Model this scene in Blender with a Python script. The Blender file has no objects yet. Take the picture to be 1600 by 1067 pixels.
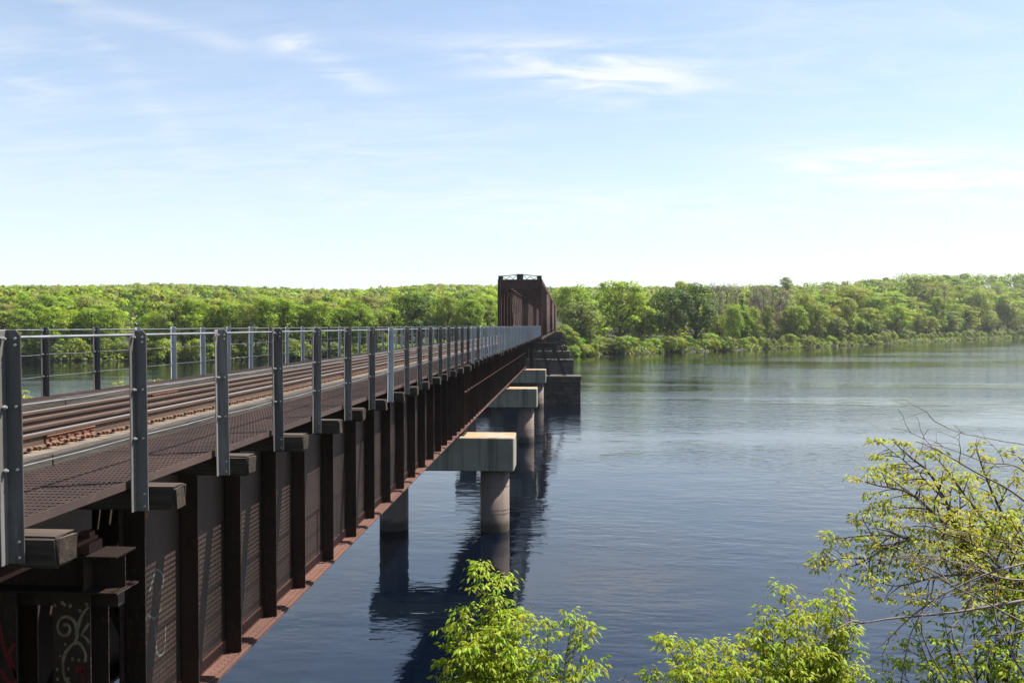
import bpy, bmesh, math, random
import numpy as np
from mathutils import Vector, Matrix

random.seed(7)
rng = np.random.default_rng(7)
R = math.radians
SC = bpy.context.scene
COL = SC.collection

# ------------------------------------------------------------------ camera
CAM_Z = 10.7            # metres above the river
F = 1291.0              # focal length in pixels of a 1600 px wide frame
YAW = math.atan(85.0 / F)
PITCH = math.atan(24.5 / F)
cam_d = bpy.data.cameras.new('camera')
cam_d.sensor_width = 36.0
cam_d.lens = F / 1600.0 * 36.0
cam_d.clip_start = 0.1
cam_d.clip_end = 20000
cam = bpy.data.objects.new('camera', cam_d)
COL.objects.link(cam)
cam.location = (0, 0, CAM_Z)
cam.rotation_euler = (R(90) - PITCH, 0, YAW)
SC.camera = cam

# ------------------------------------------------------------------ light and exposure
SUN_V = Vector((1.0, 0.46, 1.95)).normalized()
SUN_EL = math.asin(SUN_V.z)
SUN_AZ = math.atan2(SUN_V.x, SUN_V.y)
SC.view_settings.view_transform = 'Standard'
SC.view_settings.look = 'None'
SC.view_settings.gamma = 1.0
SC.view_settings.use_curve_mapping = False
SC.view_settings.exposure = 1.3
SC.render.engine = 'CYCLES'
SC.cycles.max_bounces = 8
SC.cycles.diffuse_bounces = 3
SC.cycles.glossy_bounces = 4
SC.cycles.transparent_max_bounces = 8
SC.cycles.use_denoising = True
SC.cycles.sample_clamp_indirect = 6.0
SC.cycles.caustics_reflective = False
SC.cycles.caustics_refractive = False

sun_d = bpy.data.lights.new('sun', 'SUN')
sun_d.energy = 4.8
sun_d.angle = R(0.4)
sun_d.color = (1.0, 0.955, 0.88)
sun = bpy.data.objects.new('sun', sun_d)
COL.objects.link(sun)
sun.rotation_euler = (-SUN_V).to_track_quat('-Z', 'Y').to_euler()
sun.location = (60, 30, 120)

class NT:
    """small node helper"""
    def __init__(s, tree):
        s.t = tree
        s.t.nodes.clear()
    def n(s, typ, **kw):
        nd = s.t.nodes.new(typ)
        for k, v in kw.items():
            if k == 'op': nd.operation = v
            elif k.startswith('i_'): s.put(nd.inputs[k[2:].replace('_', ' ')], v)
            elif k == 'ins':
                for a, b in v.items(): s.put(nd.inputs[a], b)
            else: setattr(nd, k, v)
        return nd
    def put(s, sock, v):
        if hasattr(v, 'is_output') or isinstance(v, bpy.types.NodeSocket): s.t.links.new(v, sock)
        elif v is not None: sock.default_value = v
    def math(s, op, a, b=None, c=None, clamp=False):
        m = s.t.nodes.new('ShaderNodeMath'); m.operation = op; m.use_clamp = clamp
        for i, v in enumerate((a, b, c)):
            if v is not None: s.put(m.inputs[i], v)
        return m.outputs[0]
    def mix(s, f, a, b, blend='MIX'):
        m = s.t.nodes.new('ShaderNodeMix'); m.data_type = 'RGBA'; m.blend_type = blend
        s.put(m.inputs[0], f); s.put(m.inputs[6], col4(a)); s.put(m.inputs[7], col4(b))
        return m.outputs[2]
    def ramp(s, f, p0, p1):
        m = s.t.nodes.new('ShaderNodeMapRange'); m.clamp = True; m.interpolation_type = 'SMOOTHSTEP'
        s.put(m.inputs[0], f); m.inputs[1].default_value = p0; m.inputs[2].default_value = p1
        m.inputs[3].default_value = 0; m.inputs[4].default_value = 1
        return m.outputs[0]
    def coord(s, kind='Object', scale=(1, 1, 1), loc=(0, 0, 0)):
        tc = s.t.nodes.new('ShaderNodeTexCoord')
        mp = s.t.nodes.new('ShaderNodeMapping')
        mp.inputs['Scale'].default_value = scale
        mp.inputs['Location'].default_value = loc
        s.t.links.new(tc.outputs[kind], mp.inputs['Vector'])
        return mp.outputs[0]
    def noise(s, vec, scale, detail=4, rough=0.55, dist=0.0):
        n = s.t.nodes.new('ShaderNodeTexNoise')
        s.put(n.inputs['Vector'], vec)
        n.inputs['Scale'].default_value = scale; n.inputs['Detail'].default_value = detail
        n.inputs['Roughness'].default_value = rough; n.inputs['Distortion'].default_value = dist
        return n.outputs['Fac']

def col4(c):
    if isinstance(c, (tuple, list)) and len(c) == 3: return (c[0], c[1], c[2], 1)
    return c

# world: clear spring sky with thin cirrus
world = bpy.data.worlds.new('World')
SC.world = world
world.use_nodes = True
w = NT(world.node_tree)
sky = w.n('ShaderNodeTexSky', sky_type='NISHITA', sun_disc=False)
sky.sun_elevation = SUN_EL
sky.sun_rotation = SUN_AZ
sky.altitude = 60
sky.air_density = 1.0
sky.dust_density = 0.6
sky.ozone_density = 1.6
tc = w.n('ShaderNodeTexCoord')
sep = w.n('ShaderNodeSeparateXYZ', ins={0: tc.outputs['Generated']})
vx, vy, vz = sep.outputs
az = w.math('ARCTAN2', vx, vy)
el = w.math('ARCSINE', vz)
def px_dir(px, py):
    c, s = math.cos(YAW), math.sin(YAW)
    a = (px - 800) / F; b = -(py - 533.5) / F
    d = Vector((a, math.cos(PITCH) + b * math.sin(PITCH), -math.sin(PITCH) + b * math.cos(PITCH)))
    return Vector((d.x * c - d.y * s, d.x * s + d.y * c, d.z))
pv = w.math('ADD', w.math('MAXIMUM', vz, 0.0), 0.12)
cv = w.n('ShaderNodeCombineXYZ', ins={0: w.math('DIVIDE', vx, pv), 1: w.math('DIVIDE', vy, pv), 2: 0.0}).outputs[0]
def cmap(scale, rot=0.0, loc=(0, 0, 0)):
    m = w.n('ShaderNodeMapping'); w.put(m.inputs['Vector'], cv)
    m.inputs['Scale'].default_value = scale; m.inputs['Rotation'].default_value = (0, 0, rot); m.inputs['Location'].default_value = loc
    return m.outputs[0]
wisp = w.noise(cmap((1.0, 2.6, 1), 0.35), 2.6, 9, 0.60, 0.9)
veil = w.noise(cmap((0.35, 0.9, 1), -0.25, (3.1, 1.7, 0)), 1.6, 6, 0.6, 0.5)
total = w.math('MULTIPLY', w.ramp(veil, 0.40, 0.80), 0.22)
for px, py, sx, sy, tilt, amp in [(880, 104, 130, 26, 0.10, 1.35), (985, 118, 80, 32, 0.05, 1.35), (462, 76, 32, 15, 0.1, 1.1), (530, 108, 62, 14, 0.42, 0.75),
                                  (1320, 256, 100, 22, 0.08, 1.9), (1570, 278, 95, 22, 0.05, 2.2), (28, 115, 42, 22, 0.2, 1.0), (345, 62, 26, 9, 0.1, 0.6),
                                  (150, 12, 110, 8, 0.12, 0.5), (190, 110, 170, 16, 0.85, 0.28), (120, 260, 260, 70, 0.2, 0.35), (1000, 330, 420, 26, 0.03, 0.9), (1350, 60, 260, 90, 0.1, 0.45), (560, 210, 300, 60, 0.15, 0.35)]:
    d = px_dir(px, py)
    a0 = math.atan2(d.x, d.y); e0 = math.asin(d.normalized().z)
    da = w.math('SUBTRACT', az, a0); de = w.math('SUBTRACT', el, e0)
    ct, st = math.cos(tilt), math.sin(tilt)
    u = w.math('SUBTRACT', w.math('MULTIPLY', da, ct * F / sx), w.math('MULTIPLY', de, st * F / sx))
    v = w.math('ADD', w.math('MULTIPLY', da, st * F / sy), w.math('MULTIPLY', de, ct * F / sy))
    r2 = w.math('ADD', w.math('MULTIPLY', u, u), w.math('MULTIPLY', v, v))
    g = w.math('EXPONENT', w.math('MULTIPLY', r2, -0.6))
    total = w.math('ADD', total, w.math('MULTIPLY', g, amp))
dens = w.math('MULTIPLY', total, w.ramp(wisp, 0.28, 0.72))
dens = w.math('MINIMUM', w.math('MULTIPLY', dens, 0.62), 0.85)
# pale haze thickening towards the horizon all round, then the cirrus
haze_f = w.math('ADD', w.math('MULTIPLY', w.math('EXPONENT', w.math('MULTIPLY', w.math('MAXIMUM', el, 0.0), -5.2)), 0.72), 0.05)
skyc = w.mix(haze_f, sky.outputs[0], (4.75, 5.05, 5.15))
skyc = w.mix(dens, skyc, (5.2, 5.3, 5.35))
bg = w.n('ShaderNodeBackground', ins={0: skyc, 1: 0.0795})
w.n('ShaderNodeOutputWorld', ins={0: bg.outputs[0]})

# ------------------------------------------------------------------ materials
MATS = {}
def new_mat(name):
    m = bpy.data.materials.new(name); m.use_nodes = True
    MATS[name] = m
    return m, NT(m.node_tree)

def finish(nt, color, rough=0.7, metal=0.0, bump=None, bump_s=0.3, bump_d=0.02, spec=0.4):
    b = nt.n('ShaderNodeBsdfPrincipled')
    nt.put(b.inputs['Base Color'], col4(color)); nt.put(b.inputs['Roughness'], rough)
    nt.put(b.inputs['Metallic'], metal); nt.put(b.inputs['Specular IOR Level'], spec)
    if bump is not None:
        bp = nt.n('ShaderNodeBump'); bp.inputs['Strength'].default_value = bump_s; bp.inputs['Distance'].default_value = bump_d
        nt.put(bp.inputs['Height'], bump); nt.t.links.new(bp.outputs[0], b.inputs['Normal'])
    nt.n('ShaderNodeOutputMaterial', ins={0: b.outputs[0]})
    return b

def two_tone(name, a, b, c, scale=1.0, stretch=(1, 1, 1), rough=0.75, metal=0.0, bump_s=0.35, bump_d=0.01, fine=18.0, spec=0.35, vary=0.0):
    m, nt = new_mat(name)
    co = nt.coord('Object', stretch)
    if vary:
        oi = nt.n('ShaderNodeObjectInfo')
        co2 = nt.n('ShaderNodeVectorMath', operation='ADD', ins={0: co})
        cm = nt.n('ShaderNodeCombineXYZ', ins={0: nt.math('MULTIPLY', oi.outputs['Random'], 57.0), 1: nt.math('MULTIPLY', oi.outputs['Random'], 31.0), 2: 0.0})
        nt.t.links.new(cm.outputs[0], co2.inputs[1]); co = co2.outputs[0]
    n1 = nt.noise(co, scale, 6, 0.62, 0.3)
    n2 = nt.noise(co, fine, 4, 0.6)
    k = nt.mix(nt.ramp(n1, 0.36, 0.64), a, b)
    k = nt.mix(nt.math('MULTIPLY', nt.ramp(n2, 0.52, 0.72), 0.7), k, c)
    if vary:
        k = nt.mix(1.0, k, nt.n('ShaderNodeCombineColor', ins={0: nt.math('ADD', nt.math('MULTIPLY', oi.outputs['Random'], vary), 1 - vary / 2), 1: nt.math('ADD', nt.math('MULTIPLY', oi.outputs['Random'], vary), 1 - vary / 2), 2: nt.math('ADD', nt.math('MULTIPLY', oi.outputs['Random'], vary), 1 - vary / 2)}).outputs[0], 'MULTIPLY')
    finish(nt, k, rough, metal, n2, bump_s, bump_d, spec)
    return m

two_tone('girder_paint', (0.023, 0.0155, 0.013), (0.050, 0.032, 0.025), (0.092, 0.040, 0.024), 0.7, (1, 1, 0.35), 0.62, 0, 0.25, 0.004, 24)
two_tone('flange_rust', (0.115, 0.053, 0.039), (0.080, 0.037, 0.027), (0.155, 0.085, 0.060), 1.6, (1, 0.5, 1), 0.8, 0, 0.4, 0.004, 30)
two_tone('plate_dusty', (0.21, 0.130, 0.082), (0.125, 0.068, 0.042), (0.26, 0.185, 0.125), 5.0, (1, 1, 1), 0.9, 0, 0.5, 0.004, 50)
two_tone('rust_orange', (0.15, 0.066, 0.040), (0.10, 0.045, 0.030), (0.22, 0.125, 0.08), 5.0, (1, 1, 1), 0.85, 0, 0.5, 0.004, 50)
two_tone('rail_steel', (0.070, 0.042, 0.029), (0.094, 0.060, 0.042), (0.125, 0.086, 0.062), 2.0, (1, 0.12, 1), 0.6, 0.0, 0.15, 0.002, 20)
two_tone('rail_head', (0.33, 0.30, 0.27), (0.25, 0.21, 0.18), (0.38, 0.34, 0.30), 2.0, (4, 0.1, 4), 0.42, 0.55, 0.05, 0.001, 30)
two_tone('grating_steel', (0.046, 0.030, 0.026), (0.074, 0.045, 0.037), (0.10, 0.055, 0.040), 0.8, (1, 0.6, 1), 0.7, 0.0, 0.2, 0.002, 9)
two_tone('galvanised_dark', (0.088, 0.083, 0.079), (0.150, 0.143, 0.136), (0.066, 0.053, 0.045), 1.2, (3, 3, 0.5), 0.72, 0.0, 0.1, 0.001, 9, spec=0.15, vary=0.5)
two_tone('galvanised_light', (0.25, 0.27, 0.28), (0.31, 0.33, 0.34), (0.20, 0.22, 0.23), 2.2, (3, 3, 0.5), 0.65, 0.0, 0.1, 0.001, 9, spec=0.25, vary=0.35)
two_tone('wire_steel', (0.30, 0.30, 0.30), (0.22, 0.21, 0.20), (0.34, 0.34, 0.34), 3, (1, 1, 1), 0.45, 0.6, 0.1, 0.001, 9)
two_tone('bolt_zinc', (0.50, 0.50, 0.48), (0.40, 0.40, 0.39), (0.55, 0.55, 0.53), 8, (1, 1, 1), 0.4, 0.6, 0.1, 0.001, 30)
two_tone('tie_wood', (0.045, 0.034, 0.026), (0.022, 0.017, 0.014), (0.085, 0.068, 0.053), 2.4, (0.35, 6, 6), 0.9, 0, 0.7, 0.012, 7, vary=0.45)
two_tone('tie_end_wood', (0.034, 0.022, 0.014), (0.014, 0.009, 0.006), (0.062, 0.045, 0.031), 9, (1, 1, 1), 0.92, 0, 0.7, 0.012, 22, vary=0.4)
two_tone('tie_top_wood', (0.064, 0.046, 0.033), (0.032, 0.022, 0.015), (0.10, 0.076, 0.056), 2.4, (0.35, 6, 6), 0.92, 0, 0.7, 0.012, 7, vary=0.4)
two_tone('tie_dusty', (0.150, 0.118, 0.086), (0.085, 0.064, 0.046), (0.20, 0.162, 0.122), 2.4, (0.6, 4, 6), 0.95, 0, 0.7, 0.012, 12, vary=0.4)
two_tone('timber_grey', (0.062, 0.052, 0.043), (0.030, 0.024, 0.020), (0.105, 0.092, 0.078), 2.6, (6, 0.35, 6), 0.92, 0, 0.7, 0.01, 9)
two_tone('bank_soil', (0.026, 0.036, 0.011), (0.040, 0.034, 0.020), (0.024, 0.042, 0.009), 0.12, (1, 1, 1), 0.95, 0, 0.5, 0.3, 1.5)
two_tone('truss_paint', (0.032, 0.018, 0.015), (0.072, 0.033, 0.024), (0.15, 0.064, 0.040), 0.5, (1, 0.5, 0.25), 0.7, 0, 0.2, 0.01, 4)
two_tone('dark_iron', (0.020, 0.017, 0.016), (0.034, 0.027, 0.024), (0.05, 0.034, 0.028), 2, (1, 1, 1), 0.7, 0, 0.2, 0.01, 20)
two_tone('stone_dark', (0.044, 0.037, 0.033), (0.078, 0.062, 0.054), (0.11, 0.09, 0.078), 0.9, (1, 1, 1), 0.92, 0, 0.8, 0.05, 5, vary=0.55)
two_tone('stone_cap', (0.20, 0.17, 0.15), (0.13, 0.11, 0.10), (0.26, 0.23, 0.20), 0.9, (1, 1, 1), 0.92, 0, 0.8, 0.05, 5)
two_tone('bark', (0.060, 0.048, 0.038), (0.095, 0.078, 0.062), (0.13, 0.11, 0.09), 3, (2, 2, 0.4), 0.95, 0, 0.8, 0.02, 12)
two_tone('twig_bare', (0.20, 0.155, 0.13), (0.13, 0.095, 0.080), (0.27, 0.22, 0.19), 4, (1, 1, 1), 0.85, 0, 0.4, 0.004, 30)
two_tone('twig_dark', (0.060, 0.044, 0.036), (0.09, 0.066, 0.052), (0.12, 0.09, 0.075), 4, (1, 1, 1), 0.9, 0, 0.4, 0.004, 30)
two_tone('graffiti_cream', (0.30, 0.26, 0.18), (0.16, 0.13, 0.09), (0.33, 0.29, 0.21), 9, (1, 1, 1), 0.8, 0, 0.1, 0.001, 30)
two_tone('graffiti_red', (0.22, 0.022, 0.030), (0.15, 0.02, 0.028), (0.26, 0.05, 0.05), 6, (1, 1, 1), 0.8, 0, 0.1, 0.001, 30)
two_tone('graffiti_orange', (0.42, 0.10, 0.02), (0.30, 0.07, 0.02), (0.45, 0.15, 0.04), 6, (1, 1, 1), 0.8, 0, 0.1, 0.001, 30)
two_tone('graffiti_grey', (0.14, 0.15, 0.13), (0.10, 0.11, 0.10), (0.17, 0.18, 0.16), 6, (1, 1, 1), 0.8, 0, 0.1, 0.001, 30)
two_tone('house_wall', (0.62, 0.50, 0.40), (0.56, 0.45, 0.36), (0.66, 0.54, 0.44), 0.5, (1, 1, 1), 0.9, 0, 0.1, 0.01, 4)
two_tone('house_roof', (0.20, 0.13, 0.11), (0.16, 0.11, 0.10), (0.24, 0.16, 0.13), 0.5, (1, 1, 1), 0.9, 0, 0.1, 0.01, 4)
two_tone('ballast', (0.17, 0.145, 0.125), (0.12, 0.10, 0.09), (0.24, 0.21, 0.19), 3, (1, 1, 1), 0.95, 0, 0.9, 0.05, 9)

def concrete(name, base, stain, rust_top=0.0, streak=1.0):
    m, nt = new_mat(name)
    co = nt.coord('Object')
    st = nt.noise(nt.coord('Object', (2.3, 2.3, 0.10)), 1.0, 5, 0.6)
    n1 = nt.noise(co, 0.6, 5, 0.6); n2 = nt.noise(co, 16, 4, 0.6)
    k = nt.mix(nt.ramp(n1, 0.35, 0.65), base, tuple(c * 0.82 for c in base))
    k = nt.mix(nt.math('MULTIPLY', nt.ramp(st, 0.5, 0.66), 0.75 * streak), k, stain)
    k = nt.mix(nt.math('MULTIPLY', nt.ramp(n2, 0.55, 0.75), 0.25), k, tuple(c * 0.6 for c in base))
    if name == 'concrete_column':
        gp = nt.n('ShaderNodeSeparateXYZ', ins={0: nt.n('ShaderNodeNewGeometry').outputs['Position']}).outputs[2]
        wl = nt.ramp(nt.math('SUBTRACT', nt.math('ADD', gp, nt.math('MULTIPLY', nt.noise(co, 3.0, 3), -0.5)), 0.0), 0.45, 0.10)
        k = nt.mix(nt.math('MULTIPLY', wl, 0.8), k, (0.035, 0.032, 0.022))
    if rust_top:
        ge = nt.n('ShaderNodeNewGeometry')
        nz = nt.n('ShaderNodeSeparateXYZ', ins={0: ge.outputs['Normal']}).outputs[2]
        rn = nt.noise(nt.coord('Object', (0.5, 1, 1)), 1.1, 4, 0.6)
        up = nt.math('MULTIPLY', nt.ramp(nz, 0.6, 0.9), nt.ramp(rn, 0.30, 0.62))
        k = nt.mix(nt.math('MULTIPLY', up, rust_top), k, (0.40, 0.20, 0.09))
    finish(nt, k, 0.9, 0, n2, 0.3, 0.01, 0.25)
    return m
concrete('concrete_cap', (0.29, 0.28, 0.225), (0.12, 0.115, 0.085), 0.9)
concrete('concrete_column', (0.175, 0.135, 0.115), (0.105, 0.066, 0.052), 0, 0.7)

def leaf_mat(name, base, trans=0.35):
    m, nt = new_mat(name)
    at = nt.n('ShaderNodeAttribute', attribute_name='tint')
    k = nt.mix(1.0, base, at.outputs['Color'], 'MULTIPLY')
    d = nt.n('ShaderNodeBsdfPrincipled', ins={'Base Color': k, 'Roughness': 0.55, 'Specular IOR Level': 0.25})
    t = nt.n('ShaderNodeBsdfTranslucent', ins={0: nt.mix(1.0, k, (1.25, 1.15, 0.55), 'MULTIPLY')})
    mx = nt.n('ShaderNodeMixShader', ins={0: trans, 1: d.outputs[0], 2: t.outputs[0]})
    nt.n('ShaderNodeOutputMaterial', ins={0: mx.outputs[0]})
    return m
LEAF = {
    'bright': (0.225, 0.325, 0.024), 'mid': (0.190, 0.285, 0.027), 'dark': (0.066, 0.120, 0.014), 'olive': (0.225, 0.275, 0.040),
    'greygreen': (0.175, 0.220, 0.066), 'bud': (0.235, 0.250, 0.080), 'willow': (0.215, 0.285, 0.050), 'shrub': (0.165, 0.215, 0.034),
    'bare': (0.175, 0.150, 0.128), 'fresh': (0.285, 0.365, 0.028), 'freshold': (0.33, 0.365, 0.055)}
for k, c in LEAF.items(): leaf_mat('leaf_' + k, c, 0.45 if k.startswith('fresh') else (0.1 if k == 'bare' else 0.48))
leaf_mat('leaf_any', (1, 1, 1), 0.48)

# river water: rippled in patches
m, nt = new_mat('river_water')
ge = nt.n('ShaderNodeNewGeometry')
def wmap(scale, rot=0.0):
    mp = nt.n('ShaderNodeMapping'); nt.put(mp.inputs['Vector'], ge.outputs['Position'])
    mp.inputs['Scale'].default_value = scale; mp.inputs['Rotation'].default_value = (0, 0, rot)
    return mp.outputs[0]
big = nt.noise(wmap((0.010, 0.030, 1), 0.3), 1.0, 4, 0.6, 0.4)
patch = nt.ramp(big, 0.42, 0.58)
w1 = nt.noise(wmap((0.55, 1.15, 1), 0.22), 1.0, 2, 0.5, 0.2)
w2 = nt.noise(wmap((1.5, 3.0, 1), -0.25), 1.0, 3, 0.55, 0.3)
w3 = nt.noise(wmap((0.16, 0.30, 1), 0.1), 1.0, 2, 0.5, 0.2)
h = nt.math('ADD', nt.math('MULTIPLY', w1, 0.060), nt.math('MULTIPLY', w2, 0.024))
h = nt.math('MULTIPLY', h, nt.math('ADD', nt.math('MULTIPLY', patch, 0.95), 0.32))
h = nt.math('MULTIPLY', h, nt.n('ShaderNodeAttribute', attribute_name='ripple').outputs['Fac'])
h = nt.math('ADD', h, nt.math('MULTIPLY', nt.math('MULTIPLY', w3, 0.050), nt.math('MINIMUM', nt.n('ShaderNodeAttribute', attribute_name='ripple').outputs['Fac'], 0.8)))
bp = nt.n('ShaderNodeBump'); bp.inputs['Strength'].default_value = 1.0; bp.inputs['Distance'].default_value = 1.0
nt.put(bp.inputs['Height'], h)
b = nt.n('ShaderNodeBsdfPrincipled', ins={'Base Color': (0.001, 0.0026, 0.0065, 1), 'Roughness': 0.035, 'IOR': 1.5, 'Specular IOR Level': 0.9})
nt.t.links.new(bp.outputs[0], b.inputs['Normal'])
nt.n('ShaderNodeOutputMaterial', ins={0: b.outputs[0]})

# ------------------------------------------------------------------ mesh helpers
class MB:
    def __init__(s): s.v = []; s.f = []
    def box(s, x0, x1, y0, y1, z0, z1):
        n = len(s.v)
        s.v += [(x0, y0, z0), (x1, y0, z0), (x1, y1, z0), (x0, y1, z0), (x0, y0, z1), (x1, y0, z1), (x1, y1, z1), (x0, y1, z1)]
        s.f += [tuple(n + i for i in q) for q in ((0, 3, 2, 1), (4, 5, 6, 7), (0, 1, 5, 4), (1, 2, 6, 5), (2, 3, 7, 6), (3, 0, 4, 7))]
        return s
    def bar(s, p, q, wx, wy, up=(0, 0, 1)):
        """rectangular bar from p to q"""
        p, q = Vector(p), Vector(q); d = (q - p).normalized()
        u = Vector(up)
        if abs(d.dot(u)) > 0.98: u = Vector((1, 0, 0))
        a = d.cross(u).normalized(); b_ = a.cross(d).normalized()
        n = len(s.v)
        for c in (p, q):
            for i, j in ((-1, -1), (1, -1), (1, 1), (-1, 1)):
                s.v.append(tuple(c + a * (i * wx / 2) + b_ * (j * wy / 2)))
        s.f += [tuple(n + i for i in t) for t in ((0, 3, 2, 1), (4, 5, 6, 7), (0, 1, 5, 4), (1, 2, 6, 5), (2, 3, 7, 6), (3, 0, 4, 7))]
        return s
    def tube(s, pts, rad, sides=6, cap=True):
        pts = [Vector(p) for p in pts]; n0 = len(s.v)
        m_ = len(pts)
        rads = rad if isinstance(rad, (list, tuple)) else [rad] * m_
        for i, p in enumerate(pts):
            d = (pts[min(i + 1, m_ - 1)] - pts[max(i - 1, 0)]).normalized()
            u = Vector((0, 0, 1)) if abs(d.z) < 0.9 else Vector((1, 0, 0))
            a = d.cross(u).normalized(); b_ = a.cross(d)
            for k in range(sides):
                t = 2 * math.pi * k / sides
                s.v.append(tuple(p + (a * math.cos(t) + b_ * math.sin(t)) * rads[i]))
        for i in range(m_ - 1):
            for k in range(sides):
                k2 = (k + 1) % sides
                s.f.append((n0 + i * sides + k, n0 + i * sides + k2, n0 + (i + 1) * sides + k2, n0 + (i + 1) * sides + k))
        if cap:
            s.f.append(tuple(n0 + k for k in reversed(range(sides))))
            s.f.append(tuple(n0 + (m_ - 1) * sides + k for k in range(sides)))
        return s
    def prism(s, poly, axis, a, b_):
        """poly of 2-D points extruded along axis from a to b_"""
        n = len(s.v); k = len(poly)
        for c in (a, b_):
            for (u, v) in poly:
                s.v.append({'x': (c, u, v), 'y': (u, c, v), 'z': (u, v, c)}[axis])
        s.f.append(tuple(n + i for i in range(k))); s.f.append(tuple(n + k + i for i in reversed(range(k))))
        for i in range(k):
            j = (i + 1) % k
            s.f.append((n + i, n + k + i, n + k + j, n + j))
        return s
    def mesh(s, name, mat, bevel=0.0, smooth=False, seg=1):
        me = bpy.data.meshes.new(name)
        me.from_pydata(s.v, [], s.f)
        bm = bmesh.new(); bm.from_mesh(me)
        bmesh.ops.recalc_face_normals(bm, faces=bm.faces)
        if bevel > 0:
            bmesh.ops.bevel(bm, geom=[e for e in bm.edges], offset=bevel, segments=seg, affect='EDGES', clamp_overlap=True)
        bm.to_mesh(me); bm.free()
        if smooth:
            for p in me.polygons: p.use_smooth = True
        if mat: me.materials.append(MATS[mat])
        return me

def np_mesh(name, verts, faces, mat, tint=None, smooth=False, normals=None):
    """verts (N,3), faces (M,k) int arrays; tint (M,3) per face"""
    me = bpy.data.meshes.new(name)
    M, k = faces.shape
    me.vertices.add(len(verts)); me.vertices.foreach_set('co', np.ascontiguousarray(verts, np.float32).ravel())
    me.loops.add(M * k); me.loops.foreach_set('vertex_index', faces.astype(np.int32).ravel())
    me.polygons.add(M); me.polygons.foreach_set('loop_start', np.arange(0, M * k, k, dtype=np.int32))
    if smooth: me.polygons.foreach_set('use_smooth', np.ones(M, bool))
    me.update(calc_edges=True)
    if tint is not None:
        a = me.attributes.new('tint', 'FLOAT_COLOR', 'FACE')
        c = np.ones((M, 4), np.float32); c[:, :3] = tint
        a.data.foreach_set('color', c.ravel())
    if normals is not None:
        me.polygons.foreach_set('use_smooth', np.ones(M, bool))
        nn = normals / (np.linalg.norm(normals, axis=1, keepdims=True) + 1e-9)
        a = me.attributes.new('custom_normal', 'FLOAT_VECTOR', 'POINT')
        a.data.foreach_set('vector', np.ascontiguousarray(nn, np.float32).ravel())
    if mat: me.materials.append(MATS[mat])
    return me

def spline(pts, n=10):
    """Catmull-Rom through pts"""
    pts = [Vector(p) for p in pts]
    ext = [pts[0] * 2 - pts[1]] + pts + [pts[-1] * 2 - pts[-2]]
    out = []
    for i in range(1, len(ext) - 2):
        a, b_, c, d = ext[i - 1], ext[i], ext[i + 1], ext[i + 2]
        for j in range(n):
            t = j / n
            out.append(.5 * ((2 * b_) + (c - a) * t + (2 * a - 5 * b_ + 4 * c - d) * t * t + (3 * b_ - a - 3 * c + d) * t ** 3))
    out.append(pts[-1])
    return out
WL = {}
def thing(name, label, cat, loc, group=None, kind=None):
    o = bpy.data.objects.new(name, None); COL.objects.link(o)
    o.empty_display_size = 0.2
    o.location = loc; WL[o.name] = Vector(loc)
    o['label'] = label; o['category'] = cat
    if group: o['group'] = group
    return o
def tag(o, label=None, cat=None, group=None, kind=None):
    if label: o['label'] = label
    if cat: o['category'] = cat
    if group: o['group'] = group
    if kind: o['kind'] = kind
    return o
def obj(name, me, parent=None, loc=(0, 0, 0), kind=None, label=None):
    """loc = world position of the object's origin"""
    o = bpy.data.objects.new(name, me); COL.objects.link(o)
    WL[o.name] = Vector(loc)
    if parent is not None:
        o.parent = parent; o.location = Vector(loc) - WL[parent.name]
    else: o.location = loc
    if kind: o['kind'] = kind
    if label: o['label'] = label
    return o
def part(name, mb, mat, parent, bevel=0.0, kind=None, label=None, smooth=False):
    """mesh in world coordinates -> object whose origin is its parent's origin"""
    L = WL[parent.name]
    mb.v = [(x - L.x, y - L.y, z - L.z) for x, y, z in mb.v]
    return obj(name, mb.mesh(name, mat, bevel, smooth), parent, L, kind, label)

def zz(H): return CAM_Z - H          # height below the camera -> z
CX = -6.41                            # track centre line

# ------------------------------------------------------------------ terrain and river
SHORE = np.array([(-1600, 60), (-900, 150), (-400, 212), (-200, 236), (-120, 246), (-60, 262), (-22, 284), (5, 299), (72, 361), (143, 445), (250, 575), (478, 860), (900, 1400), (1700, 2400)], float)
def seg_dist(x, y, poly):
    best = np.full(x.shape, 1e9); sign = np.ones(x.shape)
    for (x0, y0), (x1, y1) in zip(poly[:-1], poly[1:]):
        dx, dy = x1 - x0, y1 - y0
        t = np.clip(((x - x0) * dx + (y - y0) * dy) / (dx * dx + dy * dy), 0, 1)
        d = np.hypot(x - x0 - t * dx, y - y0 - t * dy)
        sg = np.where(dx * (y - y0) - dy * (x - x0) > 0, 1.0, -1.0)
        m_ = d < best
        best = np.where(m_, d, best); sign = np.where(m_, sg, sign)
    return best * sign
def sm(t):
    t = np.clip(t, 0, 1); return t * t * (3 - 2 * t)
SKYL = np.array([(-600, 460, 1000), (0, 459, 1000), (110, 457, 1000), (230, 451, 1000), (330, 453, 1000), (500, 458, 1000), (590, 455, 1000), (650, 449, 1000), (700, 447, 1000), (770, 449, 1000),
                 (880, 452, 900), (1000, 451, 720), (1150, 450, 600), (1300, 447, 480), (1400, 441, 420), (1500, 438, 400), (1600, 442, 380), (2400, 446, 380)], float)
def az_px(x, y):
    a = np.arctan2(x, np.maximum(y, 1e-3)) + YAW
    return 800 + F * np.tan(np.clip(a, -1.2, 1.2))
def wav(x, y, L, s):
    return np.sin(x / L + s) * np.cos(y / (L * 1.3) + 2.1 * s) + 0.5 * np.sin((x + y) / (L * 0.47) + 3 * s)
def shore_s(x, y):
    return seg_dist(x, y, SHORE) + 2.2 * np.sin(x / 7.0 + y / 11.0) + 1.3 * np.sin(x / 2.9 - y / 4.1)
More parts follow.
